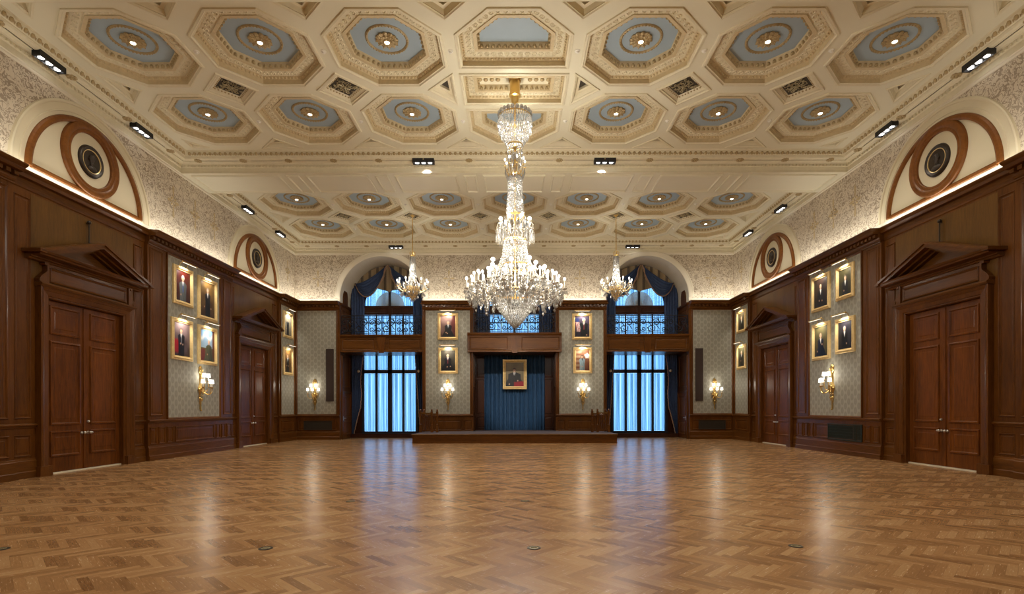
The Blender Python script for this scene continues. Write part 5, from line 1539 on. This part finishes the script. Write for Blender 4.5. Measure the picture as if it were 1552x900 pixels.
def small_chandelier(cx, cy, lab):
    t = thing('small_chandelier', (cx, cy, 9.4), lab, 'chandelier', 'small crystal chandeliers')
    o3 = lambda z: (cx, cy, z)
    b = MB(); b.lathe(o3(0), [(.10, 9.45), (.10, 9.40), (.03, 9.32)], 14); b.lathe(o3(0), [(.016, 9.35), (.016, 7.7)], 6); b.lathe(o3(0), [(.012, 7.7), (.012, 6.0)], 6); b.build('rod', 'brass', t, smooth=True)
    b = MB(); b.lathe(o3(0), [(.09, 7.76), (.10, 7.72), (.09, 7.68)], 16, cap=False)
    for k in range(8):
        a = k * PI / 4; b.tube([(cx + .09 * math.cos(a), cy + .09 * math.sin(a), 7.72), (cx + .13 * math.cos(a), cy + .13 * math.sin(a), 7.86), (cx + .05 * math.cos(a), cy + .05 * math.sin(a), 7.92)], .008, 4)
    b.build('crown', 'brass', t)
    b = MB(); strings(b, [(.09, 7.68), (.13, 7.0), (.19, 6.5)], 34, .022, .030); b.v = [(x + cx, y + cy, z) for x, y, z in b.v]; o = b.build('tent_strings', 'crystal', t); o['kind'] = 'stuff'
    b = MB(); b.lathe(o3(0), [(.03, 5.92), (.12, 6.05), (.20, 6.22), (.27, 6.40), (.28, 6.46), (.25, 6.47), (.25, 6.42)], 20, cap=False)
    for k in range(12):
        a = k * PI / 6; b.tube([(cx + .27 * math.cos(a), cy + .27 * math.sin(a), 6.42), (cx + .24 * math.cos(a), cy + .24 * math.sin(a), 6.28), (cx + .12 * math.cos(a), cy + .12 * math.sin(a), 6.04)], .016, 5)
    b.build('gilt_bowl', 'gold', t, smooth=True)
    b = MB()
    for z, r, n in ((6.44, .31, 26), (6.30, .25, 22), (6.16, .19, 18), (6.04, .13, 12), (5.96, .06, 7)): prisms(b, r, z, n, .13, .018)
    prisms(b, .38, 6.62, 22, .16, .018); prisms(b, .5, 6.55, 22, .16, .017)
    b.v = [(x + cx, y + cy, z) for x, y, z in b.v]; o = b.build('bowl_prisms', 'crystal', t); o['kind'] = 'stuff'
    b = MB(); pts = []
    for q in range(11):
        f = q / 10; pts.append((.2 + .42 * f, 0, 6.36 - .13 * math.sin(PI * f) + .12 * f))
    b.tube(pts, .015, 6); b.lathe(pts[-1], [(.012, -.02), (.05, .0), (.055, .02), (.014, .025)], 10); am_me = b.mesh('arm', 'gold', smooth=True)
    b = MB(); b.lathe((.62, 0, 6.48), [(.016, .02), (.016, .17)], 7); cm = b.mesh('candle', 'candle')
    b = MB(); b.ball((.62, 0, 6.70), .030, 8, 6, (1, 1, 1.6)); bm_ = b.mesh('bulb', 'bulb', smooth=True)
    b = MB(); prisms(b, .05, 6.48, 7, .15, .015, .62, 0); prisms(b, .02, 6.26, 3, .2, .016, .45, 0); b.octa((.5, 0, 6.12), .04, .06); dm = b.mesh('arm_drops', 'crystal')
    for k in range(12):
        a = 2 * PI * (k + .5) / 12
        am = put(am_me, 'arm', t, (0, 0, -9.4), (0, 0, a)); put(cm, 'candle', am); put(bm_, 'bulb', am); put(dm, 'arm_drops', am)['kind'] = 'stuff'
    for a in (.5, 2.6, 4.7): light('POINT', (cx + .5 * math.cos(a), cy + .5 * math.sin(a), 6.75), 22, (1, .85, .62), .10)
    light('POINT', (cx, cy, 6.85), 8, (1, .9, .72), .05); light('POINT', (cx, cy, 7.3), 9, (1, .9, .72), .05)
small_chandelier(-1.5 * PX, 21.7, 'small crystal chandelier with gilt bowl hanging before the left arch')
small_chandelier(1.5 * PX, 21.7, 'small crystal chandelier with gilt bowl hanging before the right arch')

# ================================================================== COVE LIGHTS on the wood cornice, daylight, camera
def cove(T, s0, s1, d, pw):
    p0, p1 = Vector(T(s0, 6.56, d)), Vector(T(s1, 6.56, d))
    c = (p0 + p1) / 2; ln = (p1 - p0).length
    ld = bpy.data.lights.new('cove_strip', 'AREA'); ld.shape = 'RECTANGLE'; ld.size = ln; ld.size_y = .05
    ld.energy = pw * ln; ld.color = (1, .96, .88)
    o = bpy.data.objects.new('cove_strip', ld); COL.objects.link(o); o.location = c
    x = (p1 - p0).normalized(); z = -(Vector(T(0, 1, -.25)) - Vector(T(0, 0, 0))).normalized()
    y = z.cross(x).normalized()
    o.rotation_euler = Matrix((x, y, z)).transposed().to_euler()
for T in (T_left, T_right):
    for s0, s1, d in ((0, 10.8, .3), (10.95, 14.75, .11), (14.85, 19.2, .3), (19.3, 23.0, .11), (23.1, 24.8, .3)): cove(T, s0, s1, d, 4.5 if d > .25 else 2.0)
for s0, s1 in PIERS: cove(T_far, s0 + .1, s1 - .1, .28, 4.5)

w = bpy.data.worlds.new('daylight'); scene.world = w; w.use_nodes = True
bg = w.node_tree.nodes['Background']; bg.inputs[0].default_value = (0.34, 0.63, 1.0, 1); bg.inputs[1].default_value = 3.5

cam = bpy.data.cameras.new('camera'); co = bpy.data.objects.new('camera', cam); COL.objects.link(co)
co.location = (0, 0, EYE); co.rotation_euler = (PI / 2, .0019, 0)
cam.sensor_width = 36; cam.lens = 800 / 1552 * 36; cam.shift_x = -4 / 1552; cam.shift_y = 168.5 / 1552
cam.clip_end = 200
scene.camera = co
vs = scene.view_settings; vs.view_transform = 'Standard'; vs.look = 'None'; vs.gamma = 1; vs.use_curve_mapping = False; vs.exposure = 0.24
cy_ = scene.cycles
cy_.use_denoising = True; cy_.max_bounces = 8; cy_.diffuse_bounces = 4; cy_.glossy_bounces = 3; cy_.transmission_bounces = 4; cy_.transparent_max_bounces = 8
cy_.sample_clamp_indirect = 6.0; cy_.caustics_reflective = False; cy_.caustics_refractive = False; cy_.use_light_tree = True
